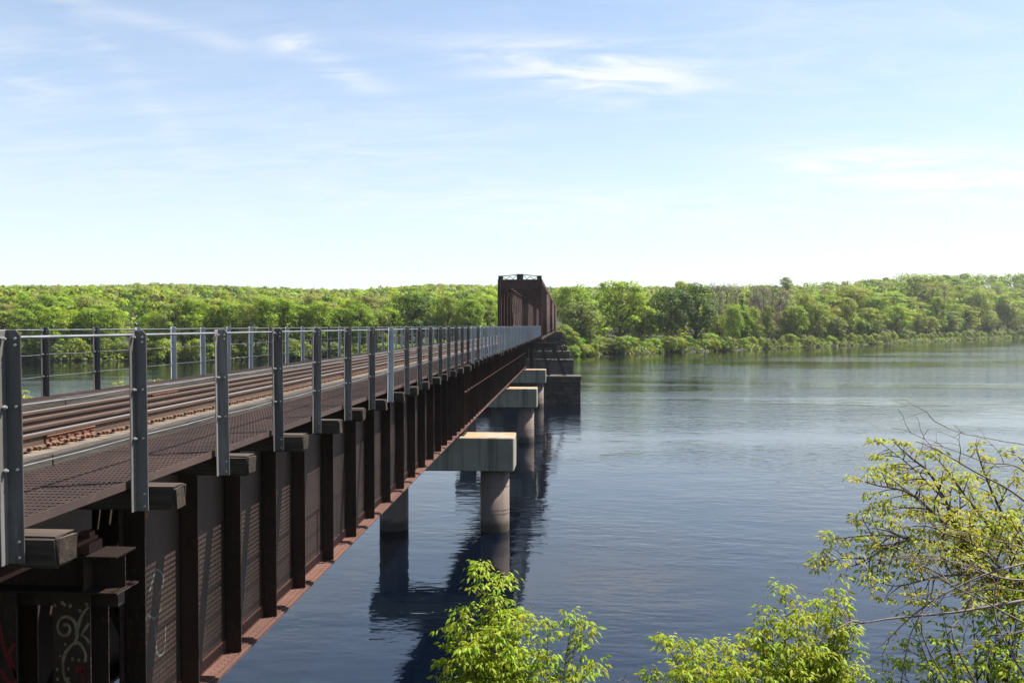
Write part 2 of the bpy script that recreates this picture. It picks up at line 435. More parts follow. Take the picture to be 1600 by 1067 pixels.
_paz = np.linspace(-1.0, 1.0, 401)
_rr = np.linspace(150, 3000, 1500)
_rs = np.array([_rr[int(np.argmax(seg_dist(np.sin(a_) * _rr, np.cos(a_) * _rr, SHORE) > 0))] for a_ in _paz])
def radial_in(x, y):
    return np.hypot(x, y) - np.interp(np.arctan2(x, y), _paz, _rs)
def ground(x, y):
    x = np.asarray(x, float); y = np.asarray(y, float)
    s = shore_s(x, y)
    px = az_px(x, y)
    ysk = np.interp(px, SKYL[:, 0], SKYL[:, 1]); span = np.interp(px, SKYL[:, 0], SKYL[:, 2])
    r = np.hypot(x, y)
    qr = radial_in(x, y)
    D = r - qr + span
    zr = (509 - ysk) * D / F + CAM_Z - 16
    far = -3 + 4.2 * sm((s + 3) / 6.0) + 1.5 * sm((s - 6) / 60.0)
    hill = np.maximum(zr, 0) * np.clip((qr - 70) / span, 0, 1) ** 0.85
    hill = hill + 1.2 * wav(x, y, 60, 0.7) * sm((qr - 80) / 100)
    far = far + np.where((qr > 70) & (s > 0), hill, 0)
    # railway embankment on the far bank
    e = np.clip(9.0 - np.maximum(np.abs(x - CX) - 2.6, 0) * 0.85, -3, 9.0)
    far = np.where((y > 292) & (y < 700), np.maximum(far, e * sm((y - 291) / 5.0) - 3 * (1 - sm((y - 291) / 5.0))), far)
    # near bank under the camera
    yn = y - 0.28 * np.maximum(np.abs(x) - 45, 0) - 11 * sm((-x - 10.5) / 4)
    near = np.clip(8.95 - 0.73 * (yn - 1.2), -3, 8.95) + 0.12 * wav(x, y, 1.7, 0.3) * (yn > 0)
    return np.where(s < -60, near, far)
azs = np.concatenate([np.arange(-180, -44, 4.0), np.arange(-44, 44, 0.45), np.arange(44, 180, 4.0)])
rs = np.concatenate([[0.02], np.geomspace(0.8, 220, 56), np.geomspace(228, 5200, 120)])
A, RR = np.meshgrid(np.radians(azs), rs, indexing='ij')
gx, gy = RR * np.sin(A), RR * np.cos(A)
gz = ground(gx, gy)
na, nr = gx.shape
vid = np.arange(na * nr).reshape(na, nr)
v2 = np.roll(vid, -1, axis=0)
q = np.stack([vid[:, :-1], v2[:, :-1], v2[:, 1:], vid[:, 1:]], -1).reshape(-1, 4)[:, ::-1]
o = obj('ground', np_mesh('ground', np.stack([gx, gy, gz], -1).reshape(-1, 3), q, 'bank_soil', smooth=True)); tag(o, kind='structure')
wx = np.concatenate([-np.geomspace(2500, 310, 24), np.linspace(-300, 520, 150), np.geomspace(532, 3400, 24)])
wy = np.concatenate([np.linspace(-200, 480, 150), np.geomspace(492, 3400, 50)])
WX, WY = np.meshgrid(wx, wy, indexing='ij')
vid = np.arange(WX.size).reshape(WX.shape)
q = np.stack([vid[:-1, :-1], vid[1:, :-1], vid[1:, 1:], vid[:-1, 1:]], -1).reshape(-1, 4)
me = np_mesh('river', np.stack([WX, WY, WX * 0], -1).reshape(-1, 3), q, 'river_water')
# wind ripples: sheltered by both banks, strongest in the open river
sd_ = -seg_dist(WX, WY, SHORE)
rip = 0.62 + 0.95 * sm((WY - 45) / 130)
rip = rip * (0.16 + 0.84 * sm((sd_ - 20) / 70))
at_ = me.attributes.new('ripple', 'FLOAT', 'POINT'); at_.data.foreach_set('value', rip.ravel().astype(np.float32))
o = obj('river', me); tag(o, kind='structure')

# ------------------------------------------------------------------ railway track
S0, S1 = 1.6, 112.4
TIE_TOP, TIE_H = 1.32, 0.20
POST_X, POST_S0, POST_DS = 3.50, 4.94, 1.60
track = thing('railroad_track', 'single rusty railway track with timber ties and inner guard rails running along the bridge', 'railway track', (CX, S0, zz(TIE_TOP)))
def tie_mesh(name, L, seed, hw=.126):
    rn = random.Random(seed)
    me = MB().box(-L / 2, L / 2, -hw, hw, -TIE_H, 0).mesh(name, 'tie_wood')
    bm = bmesh.new(); bm.from_mesh(me)
    bmesh.ops.subdivide_edges(bm, edges=[e for e in bm.edges if e.calc_length() > 1], cuts=6)
    bmesh.ops.bevel(bm, geom=[e for e in bm.edges if e.is_manifold and e.calc_face_angle(0) > 0.5], offset=0.018, segments=2, affect='EDGES')
    for v in bm.verts:
        if abs(v.co.x) > L / 2 - 0.05: v.co += Vector((rn.uniform(-.02, .012), rn.uniform(-.009, .009), rn.uniform(-.014, .004)))
        else: v.co += Vector((0, rn.uniform(-.004, .004), rn.uniform(-.005, .002)))
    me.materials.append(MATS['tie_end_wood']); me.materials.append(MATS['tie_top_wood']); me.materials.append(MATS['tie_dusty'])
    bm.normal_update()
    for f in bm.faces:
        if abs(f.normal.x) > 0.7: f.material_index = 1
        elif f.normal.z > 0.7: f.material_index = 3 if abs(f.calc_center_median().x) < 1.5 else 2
    bm.to_mesh(me); bm.free()
    return me
LONG = [tie_mesh('long_tie', 6.36, i, .105) for i in range(5)]
SHORT = [tie_mesh('tie', 2.9, 20 + i) for i in range(5)]
tie_s = []; FARTIE = []
k = -8
while True:
    s = POST_S0 + 0.32 * k + 0.141
    if s > S1: break
    if s > S0:
        lng = (k % 5 == 0)
        ro = random.Random(k)
        o = obj('tie', (LONG if lng else SHORT)[k % 5], track, (CX + (ro.uniform(-.06, .06) if lng else ro.uniform(-.02, .02)), s, zz(TIE_TOP) - ro.uniform(0, .006)))
        o.rotation_euler = (0, 0, ro.uniform(-.006, .006) + (math.pi if ro.random() < .5 else 0))
        tie_s.append(s)
        if len(tie_s) >= 296: break
    k += 1
while s < S1 - .35:
    k += 1; s += .32
    if s < S1: tie_s.append(s); FARTIE.append((s, k % 5 == 0))
# ties over the truss spans
mb = MB()
s = 113.2
while s < 300:
    mb.box(CX - 1.5, CX + 1.5, s - .11, s + .11, zz(TIE_TOP + TIE_H), zz(TIE_TOP)); s += 0.45
for s, lng in FARTIE: mb.box(CX - (3.21 if lng else 1.45), CX + (3.21 if lng else 1.45), s - .115, s + .115, zz(TIE_TOP + TIE_H), zz(TIE_TOP))
part('tie_row', mb, 'tie_wood', track, kind='stuff')
RAIL = [(-.07, 0), (.07, 0), (.07, .012), (.012, .03), (.009, .115), (.034, .125), (.036, .155), (.03, .16), (-.03, .16), (-.036, .155), (-.034, .125), (-.009, .115), (-.012, .03), (-.07, .012)]
PLATE = 0.012
RZ = zz(TIE_TOP) + PLATE
def rail(name, x, dz=0.0, s_end=300):
    o = part(name, MB().prism([(x + a, RZ + dz + b_) for a, b_ in RAIL], 'y', S0, s_end), 'rail_steel', track)
    if not name.startswith('guard'):
        part('rail_head', MB().box(x - .026, x + .026, S0, s_end, RZ + dz + .1602, RZ + dz + .1625), 'rail_head', o)
    return o
NEAR_RAIL, FAR_RAIL = -5.66, -7.16
rail('rail', NEAR_RAIL); rail('rail', FAR_RAIL)
rail('guard_rail', -6.14, -PLATE + .001, 110); rail('guard_rail', -6.68, -PLATE + .001, 110)
# tie plates with spikes
def plate_mesh():
    mb = MB().box(-.17, .17, -.09, .09, 0.001, .0118)
    for sx in (-1, 1):
        for sy in (-1, 1):
            x = sx * .088; y = sy * (.045 if sx > 0 else .03)
            mb.box(x - .012, x + .012, y - .012, y + .012, .012, .040)
            mb.box(x - .024 * (1 if sx > 0 else 1), x + .02, y - .018, y + .018, .034, .052)
        mb.box(sx * .135 - .011, sx * .135 + .011, -.011 + .055 * sx, .011 + .055 * sx, .012, .042)
        mb.box(sx * .135 - .02, sx * .135 + .02, -.02 + .055 * sx, .02 + .055 * sx, .038, .054)
    return mb
PM = plate_mesh().mesh('tie_plate', 'plate_dusty')
rest = MB()
for i, s in enumerate(tie_s):
    if i < 150: obj('tie_plate', PM, track, (NEAR_RAIL, s, zz(TIE_TOP)))
    for x in ((FAR_RAIL,) if i < 150 else (NEAR_RAIL, FAR_RAIL)):
        t = plate_mesh(); n = len(rest.v)
        rest.v += [(a + x, b_ + s, c + zz(TIE_TOP)) for a, b_, c in t.v]; rest.f += [tuple(n + j for j in f) for f in t.f]
part('tie_plate', rest, 'plate_dusty', track, kind='stuff')
gs = MB()
for s in tie_s:
    for x in (-6.14, -6.68):
        for sx in (-1, 1):
            gs.box(x + sx * .082 - .016, x + sx * .082 + .016, s - .016 + .03 * sx, s + .016 + .03 * sx, zz(TIE_TOP), zz(TIE_TOP) + .045)
part('spike', gs, 'rust_orange', track, kind='stuff')
# joint bars with bolts, every 11.9 m
def joint_bar(s, x):
    mb = MB()
    for sx in (-1, 1):
        mb.prism([(x + sx * .014, RZ + .030), (x + sx * .052, RZ + .016), (x + sx * .052, RZ + .032), (x + sx * .026, RZ + .045), (x + sx * .026, RZ + .098), (x + sx * .044, RZ + .108), (x + sx * .040, RZ + .120), (x + sx * .012, RZ + .113)][::sx], 'y', s - .46, s + .46)
    o = part('joint_bar', mb, 'rust_orange', track)
    bt = MB()
    for j in range(6):
        y = s - .38 + j * .152; sx = 1 if j % 2 else -1
        for q_ in (-1, 1):
            L = .052 if q_ == sx else .030
            bt.tube([(x + q_ * .024, y, RZ + .072), (x + q_ * (.026 + L), y, RZ + .072)], .017 if q_ == sx else .02, 6)
    part('bolt', bt, 'rust_orange', o, kind='stuff')
for i in range(9):
    for x, ds in ((NEAR_RAIL, 0), (FAR_RAIL, 5.2)):
        joint_bar(9.05 + 11.9 * i + ds, x)
# outer guard timbers
tm = MB(); 
for sd in (1, -1):
    s = S0
    i = 0
    while s < S1 - .1:
        e = min(s + 5.6, S1)
        a, b_ = CX + sd * 1.64, CX + sd * 1.76
        h = random.uniform(-.006, .006)
        part('guard_timber', MB().box(min(a, b_), max(a, b_), s, e - .015, zz(TIE_TOP) + .002, zz(1.163) + h), 'timber_grey', track, bevel=.008)
        s = e; i += 1

for sd in (1, -1):
    s = S0
    while s < S1 - .1:
        e = min(s + 4.3 + random.uniform(-.4, .4), S1)
        a, b_ = CX + sd * .945, CX + sd * 1.628
        part('deck_plank', MB().box(min(a, b_), max(a, b_), s, e - .012, zz(TIE_TOP) + .003, zz(TIE_TOP) + .020 + random.uniform(0, .004)), 'tie_dusty', track, bevel=.003)
        s = e

# ------------------------------------------------------------------ walkways of bar grating
def walkway(sd, label):
    xa, xb = (CX + sd * 1.775, CX + sd * 2.87)     # inner, outer edge
    x0, x1 = min(xa, xb), max(xa, xb)
    wk = thing('grated_walkway', label, 'walkway', ((x0 + x1) / 2, S0, zz(1.29)))
    zt, zb = zz(1.26), zz(1.29)
    Lp = 6.4
    def panel(L, dense):
        mb = MB()
        n = 27
        for i in range(n + 1):
            x = -(x1 - x0) / 2 + .01 + i * ((x1 - x0) - .02) / n
            mb.box(x - .0022, x + .0022, 0, L, .004, .030)
        y = .05
        while y < L:
            mb.box(-(x1 - x0) / 2, (x1 - x0) / 2, y - .0032, y + .0032, .023, .0305); y += .10
        mb.box(-(x1 - x0) / 2, (x1 - x0) / 2, 0, .006, .0, .0308); mb.box(-(x1 - x0) / 2, (x1 - x0) / 2, L - .006, L, 0, .0308)
        return mb.mesh('grating_panel', 'grating_steel')
    pm = panel(Lp - .012, True)
    s = S0
    while s < S1 - Lp:
        obj('grating_panel', pm, wk, ((x0 + x1) / 2, s, zb)); s += Lp
    obj('grating_panel', panel(S1 - s, True), wk, ((x0 + x1) / 2, s, zb))
    xo = CX + sd * 2.874
    s = S0
    while s < S1 - .05:
        e = min(s + 4.8, S1)
        part('edge_angle', MB().box(min(xo, xo + sd * .008), max(xo, xo + sd * .008), s, e - .01, zz(1.318), zz(1.252)).box(min(xo - sd * .075, xo - sd * .002), max(xo - sd * .075, xo - sd * .002), s, e - .01, zz(1.302), zz(1.292)), 'grating_steel', wk)
        s = e
    return wk
walkway(1, 'brown steel bar grating walkway beside the track on the near side of the bridge')
walkway(-1, 'brown steel bar grating walkway on the far side of the track')

# ------------------------------------------------------------------ railings
TOPH = 0.03
def post_mesh(nm, mat, sd):
    L = 1.47; Wd = .105
    t = .009
    mb = MB()
    # broad leg square to the track (x from 0 to sd*Wd), clipped top corners
    w0, w1 = (0, Wd)
    poly = [(w0, -L), (w1, -L), (w1, -.035), (w1 - .03, 0), (w0 + .012, 0), (w0, -.02)]
    mb.prism(poly, 'y', -t, 0)
    mb.prism([(-.085, -L), (-t - .0005, -L), (-t - .0005, -.004), (-.07, -.004), (-.085, -.02)], 'x', w0, w0 + t)
    return mb.mesh(nm, mat, 0.003)
def railing(sd, label):
    x = CX + sd * (6.41 - POST_X)
    rl = thing('bridge_railing', label, 'railing', (x, POST_S0, zz(1.26)))
    PD, PL = post_mesh('railing_post', 'galvanised_dark', sd), post_mesh('railing_post', 'galvanised_light', sd)
    bm_ = MB()
    for z in (-.055, -.095, -.48, -.875, -1.33, -1.43):
        bm_.tube([(.075, -.0095, z), (.075, -.021, z)], .0095, 6)
    for z in (-.055, -.48, -.875):
        bm_.tube([(.004, -.055, z), (.042, -.055, z)], .0075, 6); bm_.tube([(.020, -.055, z), (.030, -.055, z)], .0135, 6)
    BM = bm_.mesh('bolt', 'bolt_zinc')
    n = int((110.6 - POST_S0) / POST_DS)
    for i in range(-1, n + 1):
        s = POST_S0 + POST_DS * i
        ro = random.Random(i * 3 + (sd > 0))
        dark = (i < 16 and i != 7) or i in (17,)
        if sd < 0: dark = i < 7 or ro.random() < .25
        s += (.012 if i <= 0 else -.04) if sd > 0 else -.36
        o = obj('railing_post', PD if dark else PL, rl, (x + ro.uniform(-.008, .008), s, zz(TOPH) + ro.uniform(-.008, .008)))
        o.rotation_euler = (ro.uniform(-.010, .010), ro.uniform(-.010, .010), ro.uniform(-.05, .05))
        if i < 26: obj('bolt', BM, o, WL[o.name], kind='stuff')
    def wire(nm, dz, rad, mat, sides=6):
        mb = MB(); pts = []
        for i in range(-2, n + 1):
            s = POST_S0 + POST_DS * i
            pts.append((x - .004, s, zz(TOPH) - dz))
            if i < n: pts.append((x - .004, s + .8, zz(TOPH) - dz - (random.uniform(.004, .014) if dz > .2 else 0)))
        mb.tube(pts, rad, sides)
        part(nm, mb, mat, rl)
    wire('top_rail', .045, .0125, 'wire_steel'); wire('wire', .48, .0050, 'wire_steel'); wire('wire', .875, .0050, 'wire_steel')
    return rl
railing(1, 'galvanised steel angle post railing with wires along the near walkway')
railing(-1, 'galvanised steel angle post railing with wires on the far side beyond the rails')

# ------------------------------------------------------------------ plate girder spans
WEB, OUT = 5.62, 5.335
def rivet_into(mb, c, nrm, r=.018):
    c = Vector(c); nrm = Vector(nrm); a = nrm.orthogonal().normalized(); b_ = nrm.cross(a)
    n = len(mb.v)
    for k in range(6):
        t = k * math.pi / 3
        mb.v.append(tuple(c + (a * math.cos(t) + b_ * math.sin(t)) * r))
    for k in range(6):
        t = k * math.pi / 3
        mb.v.append(tuple(c + (a * math.cos(t) + b_ * math.sin(t)) * r * .6 + nrm * r * .62))
    for k in range(6):
        mb.f.append((n + k, n + (k + 1) % 6, n + 6 + (k + 1) % 6, n + 6 + k))
    mb.f.append(tuple(n + 6 + k for k in range(6)))
STIFF = None
def girder_span(a, b_, stiffs, label, ledge, rivets_to):
    sp = thing('plate_girder_span', label, 'bridge span', (CX, a, zz(5.45)), 'plate girder spans carrying the track')
    for side in (1, -1):
        X = lambda d: CX + side * (6.41 - d)        # d measured from the camera side
        bx = lambda mb, d0, d1, s0, s1, h0, h1: mb.box(min(X(d0), X(d1)), max(X(d0), X(d1)), s0, s1, zz(h1), zz(h0))
        g = part('girder', bx(MB(), WEB, WEB + .018, a, b_, 1.60, 5.40), 'girder_paint', sp)
        tf = MB(); bx(tf, OUT, 5.9, a, b_, 1.526, 1.598); bx(tf, WEB - .16, WEB - .001, a, b_, 1.60, 1.618); bx(tf, WEB - .014, WEB - .001, a, b_, 1.619, 1.80)
        part('top_flange', tf, 'girder_paint', g)
        bf = MB(); bx(bf, OUT - .01, 5.915, a, b_, 5.402, 5.45); bx(bf, OUT + .05, WEB - .001, a, b_, 5.378, 5.4005); bx(bf, WEB - .016, WEB - .001, a, b_, 5.16, 5.377)
        part('bottom_flange', bf, 'flange_rust', g)
        if ledge:
            lg = MB(); bx(lg, OUT + .012, WEB - .001, a + .2, b_ - .2, 3.52, 3.545); bx(lg, WEB - .014, WEB - .001, a + .2, b_ - .2, 3.546, 3.64)
            part('ledge_angle', lg, 'flange_rust', g)
        if side > 0:
            for i, s in enumerate(stiffs):
                mb = MB()
                w_ = OUT + .008
                mb.box(X(WEB - .001), X(w_), -.008, .008, zz(5.376), zz(1.62)) if False else None
                n = .016
                mb.box(min(X(WEB - .0155), X(w_)), max(X(WEB - .0155), X(w_)), s - n / 2, s + n / 2, zz(5.377), zz(1.62))
                mb.box(min(X(WEB - .016), X(WEB - .030)), max(X(WEB - .016), X(WEB - .030)), s + n / 2 + .001, s + .10, zz(5.155), zz(1.81))
                part('stiffener', mb, 'girder_paint', g)
            rv = MB()
            s = a + .06
            while s < min(b_, rivets_to):
                for d in (OUT + .07, OUT + .15): rivet_into(rv, (X(d), s + (.05 if d > OUT + .1 else 0), zz(5.378)), (0, 0, 1))
                for h, ds in ((5.21, 0), (5.31, .055)): rivet_into(rv, (X(WEB - .016), s + ds, zz(h)), (1, 0, 0))
                s += .125
            for s in stiffs:
                if s > rivets_to: break
                h = 1.9
                while h < 5.1:
                    rivet_into(rv, (X(WEB - .030), s + .055, zz(h)), (1, 0, 0), .016); h += .11
            for s0, s1 in ((a + 11.6, a + 15.8),):
                for h in (3.05, 3.16):
                    s = s0
                    while s < s1:
                        rivet_into(rv, (X(WEB), s, zz(h)), (1, 0, 0), .016); s += .10
            if rv.v: part('rivet', rv, 'flange_rust', g, kind='stuff')
    # cross frames between the two girders
    s = a + .8
    while s < b_:
        cf = MB()
        xa, xb = -(WEB + .03), CX * 2 + WEB + .03
        cf.bar((xa, s, zz(1.85)), (xb, s, zz(5.15)), .09, .09, (0, 1, 0)); cf.bar((xa, s + .1, zz(5.15)), (xb, s + .1, zz(1.85)), .09, .09, (0, 1, 0))
        part('cross_frame', cf, 'girder_paint', sp)
        s += 4.1
    return sp
st1 = [10.13, 11.64, 13.21, 14.88, 16.56, 18.62, 20.68, 22.7, 24.8, 26.9, 28.95, 31.0, 33.0, 35.0, 36.8, 38.5, 40.1, 41.6, 43.0]
girder_span(10.02, 43.08, st1, 'rusty plate girder span with bare web panels, nearest of the three girder spans', False, 34)
def ribs(a, b_, n): return [a + .1 + (b_ - a - .2) * i / n for i in range(n + 1)]
girder_span(43.14, 76.1, ribs(43.14, 76.1, 24), 'rusty plate girder span with mid-height ledge, between the first and second concrete piers', True, 0)
girder_span(76.16, 109.3, ribs(76.16, 109.3, 24), 'rusty plate girder span with mid-height ledge, ending just before the truss', True, 0)

# approach span over the bent and the bent itself
ap = thing('approach_span', 'shallow dark steel approach span under the nearest ties at the left edge', 'bridge span', (CX, 0, zz(2.41)))
for side in (1, -1):
    X = lambda d: CX + side * (6.41 - d)
    bx = lambda mb, d0, d1, s0, s1, h0, h1: mb.box(min(X(d0), X(d1)), max(X(d0), X(d1)), s0, s1, zz(h1), zz(h0))
    part('girder', bx(MB(), 5.52, 5.545, -2.0, 9.25, 1.60, 2.36), 'girder_paint', ap)
    part('top_flange', bx(MB(), 5.30, 5.77, -2.0, 9.25, 1.526, 1.598), 'girder_paint', ap)
    part('bottom_flange', bx(MB(), 5.30, 5.77, -2.0, 9.0, 2.362, 2.405), 'flange_rust', ap)
    part('bearing_block', bx(bx(MB(), 5.26, 5.60, 8.76, 9.02, 2.407, 2.524), 5.30, 5.42, 8.84, 8.94, 2.30, 2.36), 'flange_rust', ap)
bent = thing('steel_bent', 'dark steel cross beam on graffiti covered columns at the left edge', 'bridge support', (CX, 8.9, zz(9.0)))
bx = lambda mb, d0, d1, s0, s1, h0, h1: mb.box(-d1, -d0, s0, s1, zz(h1), zz(h0))
part('cross_beam', bx(bx(bx(MB(), 4.92, 7.9, 8.70, 9.12, 2.53, 2.552), 4.93, 7.89, 8.902, 8.918, 2.553, 2.922), 4.90, 7.92, 8.68, 9.13, 2.923, 2.945), 'girder_paint', bent)
part('beam_stiffener', bx(bx(MB(), 5.30, 5.315, 8.72, 8.90, 2.554, 2.92), 5.30, 5.315, 8.92, 9.10, 2.554, 2.92), 'girder_paint', bent)
part('cap_channel', bx(MB(), 4.98, 7.84, 8.84, 8.98, 2.947, 3.13), 'girder_paint', bent)
for d in (5.46, 6.31, 7.16):
    cmb = MB(); bx(cmb, d - .215, d + .215, 8.74, 8.758, 2.948, 11.5); bx(cmb, d - .215, d + .215, 9.10, 9.118, 3.14, 11.5); bx(cmb, d - .01, d + .01, 8.759, 9.099, 3.14, 11.5)
    part('column', cmb, 'girder_paint', bent)
def ribbon(pts, wdt, y, mat, parent, name='graffiti', axis='y'):
    if len(pts) < 20: pts = [(q_.x, q_.y) for q_ in spline([Vector((p_[0], p_[1], 0)) for p_ in pts], 6)]
    """flat paint line on a face; pts = (d, H) pairs"""
    vs, fs = [], []
    P = [Vector((p[0], p[1])) for p in pts]
    for i, p in enumerate(P):
        t = (P[min(i + 1, len(P) - 1)] - P[max(i - 1, 0)]).normalized(); nn = Vector((-t.y, t.x))
        for sg in (-1, 1):
            c = p + nn * sg * wdt / 2 * (0.85 + .15 * math.sin(i * .31))
            vs.append((-c.x, y, zz(c.y)) if axis == 'y' else (y, c.x, zz(c.y)))
    for i in range(len(P) - 1): fs.append((2 * i, 2 * i + 1, 2 * i + 3, 2 * i + 2))
    mb = MB(); mb.v, mb.f = vs, fs
    return mb
def join(*ms):
    r = MB()
    for m_ in ms:
        n = len(r.v); r.v += m_.v; r.f += [tuple(n + i for i in f) for f in m_.f]
    return r
def arc(cx, cy, r0, r1, t0, t1, n=28):
    return [(cx + (r0 + (r1 - r0) * i / n) * math.cos(t0 + (t1 - t0) * i / n), cy + (r0 + (r1 - r0) * i / n) * math.sin(t0 + (t1 - t0) * i / n)) for i in range(n + 1)]
def dot(cx, cy, r, y):
    m_ = MB(); m_.v = [(-(cx + r * math.cos(t * math.pi / 4)), y, zz(cy + 1.25 * r * math.sin(t * math.pi / 4))) for t in range(8)]; m_.f = [tuple(range(8))]
    return m_
yf = 8.7375
# scroll drawing, measured on the column face: u = 0..1 across, v = metres down
U = lambda u: 5.675 - .43 * u
def sc(pts): return [(U(u), 2.97 + v) for u, v in pts]
def uarc(cu, cv_, ru, rv, t0, t1, k=1.0, n=30): return sc([(cu + (1 - (1 - k) * i / n) * ru * math.cos(t0 + (t1 - t0) * i / n), cv_ + (1 - (1 - k) * i / n) * rv * math.sin(t0 + (t1 - t0) * i / n)) for i in range(n + 1)])
g_ = [ribbon(uarc(.34, .37, .31, .155, 0.5, -8.6, .18, 44), .038, yf, None, None),
      ribbon(sc([(.62, .33), (.66, .42), (.62, .50), (.50, .56), (.36, .63), (.28, .72), (.27, .84), (.32, .93), (.45, .99), (.62, 1.03), (.9, 1.12)]), .040, yf, None, None),
      ribbon(sc([(.66, .40), (.72, .30), (.82, .20), (.97, .13)]), .038, yf, None, None),
      ribbon(sc([(.97, .31), (.86, .38), (.78, .44), (.88, .47), (.98, .53)]), .034, yf, None, None),
      ribbon(sc([(.55, .545), (.68, .53), (.80, .58), (.88, .66), (.86, .74)]), .040, yf, None, None),
      ribbon(sc([(.05, 1.20), (.14, 1.08), (.28, 1.03), (.44, 1.02), (.60, 1.06), (.80, 1.15), (.95, 1.25)]), .042, yf, None, None),
      ribbon(sc([(.05, 1.55), (.2, 1.45), (.4, 1.42), (.6, 1.5), (.7, 1.62), (.6, 1.75), (.4, 1.78)]), .042, yf, None, None)]
for u, v, r in [(.07, .12, .018), (.27, .09, .02), (.33, .11, .018), (.48, .12, .021), (.74, .17, .018), (.92, .10, .02), (.34, .55, .014), (.53, .71, .019), (.70, .72, .018), (.42, .82, .014), (.12, .83, .014), (.13, .94, .017), (.42, .93, .016), (.62, 1.0, .018), (.2, .68, .012)]:
    g_.append(dot(U(u), 2.97 + v, r, yf))
for i_, m_ in enumerate(g_): m_.v = [(x_, y_ - .0004 * i_, z_) for x_, y_, z_ in m_.v]
part('graffiti', join(*g_), 'graffiti_cream', bent, label='cream painted scroll and dots')
rr = [ribbon(sc([(.62, .86), (.72, .80), (.80, .84), (.86, .80)]), .05, yf - .012, None, None), ribbon(sc([(.80, .82), (.81, .95), (.80, 1.06)]), .022, yf - .012, None, None)]
ud = lambda u: 6.525 - .43 * u
for pts in ([(.5, .25), (.6, .5), (.75, .75), (.95, .9), (.9, 1.05), (.6, 1.2)], [(.95, .55), (.8, .68), (.9, .82), (.98, .95)], [(.55, .85), (.75, .98), (.95, 1.02)]):
    part('graffiti', ribbon([(ud(u), 2.97 + v) for u, v in pts], .045, yf, None, None), 'graffiti_red', bent, label='red spray paint stroke')
part('graffiti', join(*rr), 'graffiti_red', bent, label='red spray paint')
# scribbles on the first girder web panels
xw = -WEB + .002
span1 = [o_ for o_ in COL.objects if o_.name == 'plate_girder_span'][0]
gr = [ribbon([(s_, h_) for s_, h_ in pts], .05, xw, None, None, axis='x') for pts in
      ([(10.45, 2.2), (10.62, 2.05), (10.72, 2.5), (10.60, 2.55), (10.75, 2.35)], [(10.5, 2.62), (10.7, 2.48), (10.95, 2.38)], [(10.40, 4.55), (10.46, 4.40), (10.5, 4.58), (10.56, 4.38), (10.6, 4.58)], [(10.42, 4.95), (10.5, 4.75), (10.58, 4.85), (10.44, 5.0), (10.58, 5.1), (10.5, 5.15)])]
part('graffiti', join(*gr), 'graffiti_orange', span1, label='orange spray paint on the web')
gr = [ribbon([(s_, h_) for s_, h_ in pts], .035, xw, None, None, axis='x') for pts in
      ([(10.75, 3.6), (10.95, 3.35), (11.15, 3.55), (10.95, 3.75)], [(10.55, 4.05), (10.7, 3.9), (10.9, 4.0), (11.1, 3.9)], [(10.9, 4.1), (10.95, 4.5), (11.15, 4.55), (11.2, 4.2)], [(10.55, 3.75), (10.6, 4.3)])]
part('graffiti', join(*gr), 'graffiti_grey', span1, label='grey green spray paint on the web')
# near abutment behind the bent
ab = thing('concrete_abutment', 'concrete abutment under the near end of the approach span', 'abutment', (CX, -2.5, zz(9.0)))
part('wall', MB().box(CX - 4, CX + 4, -4.0, -1.2, zz(9.5), zz(2.42)), 'concrete_cap', ab, .03)
part('back_wall', MB().box(CX - 4, CX + 4, -4.0, -2.2, zz(2.42) + .001, zz(1.56)), 'concrete_cap', ab, .03)

# ------------------------------------------------------------------ concrete piers
def pier(sf, label):
    p = thing('concrete_pier', label, 'bridge pier', (CX, sf + 1.1, -3), 'concrete piers in the river')
    part('cap', MB().box(CX - 3.74, CX + 3.74, sf, sf + 2.2, zz(7.45), zz(5.71)), 'concrete_cap', p, .05)
    for sd in (1, -1):
        x = CX + sd * 2.68
        c = part('column', MB().tube([(x, sf + 1.1, -3.4), (x, sf + 1.1, zz(7.451))], .76, 40), 'concrete_column', p, smooth=False)
        for f in c.data.polygons:
            if len(f.vertices) == 4: f.use_smooth = True
        rb = MB()
        for z in (zz(8.35), zz(9.55), zz(9.75)):
            rb.tube([(x, sf + 1.1, z), (x, sf + 1.1, z + .035)], .766, 40)
        part('band', rb, 'concrete_cap' if False else 'concrete_column', c)
    for d in (WEB, 12.82 - WEB):
        for s in (sf + .75, sf + 1.5):
            mb = MB().box(-d - .34, -d + .34, s - .26, s + .26, zz(5.709), zz(5.665)).box(-d - .22, -d + .22, s - .17, s + .17, zz(5.6645), zz(5.54)).box(-d - .28, -d + .28, s - .2, s + .2, zz(5.5395), zz(5.452))
            mb.tube([(-d - .32, s, zz(5.55)), (-d + .32, s, zz(5.55))], .06, 8)
            part('bearing', mb, 'dark_iron', p)
    return p
pier(41.95, 'round twin-column concrete pier with pale streaked cap, nearest to the camera')
pier(75.0, 'twin-column concrete pier with streaked cap, second of the three')
pier(107.4, 'twin-column concrete pier with pale cap right in front of the dark stone pier')

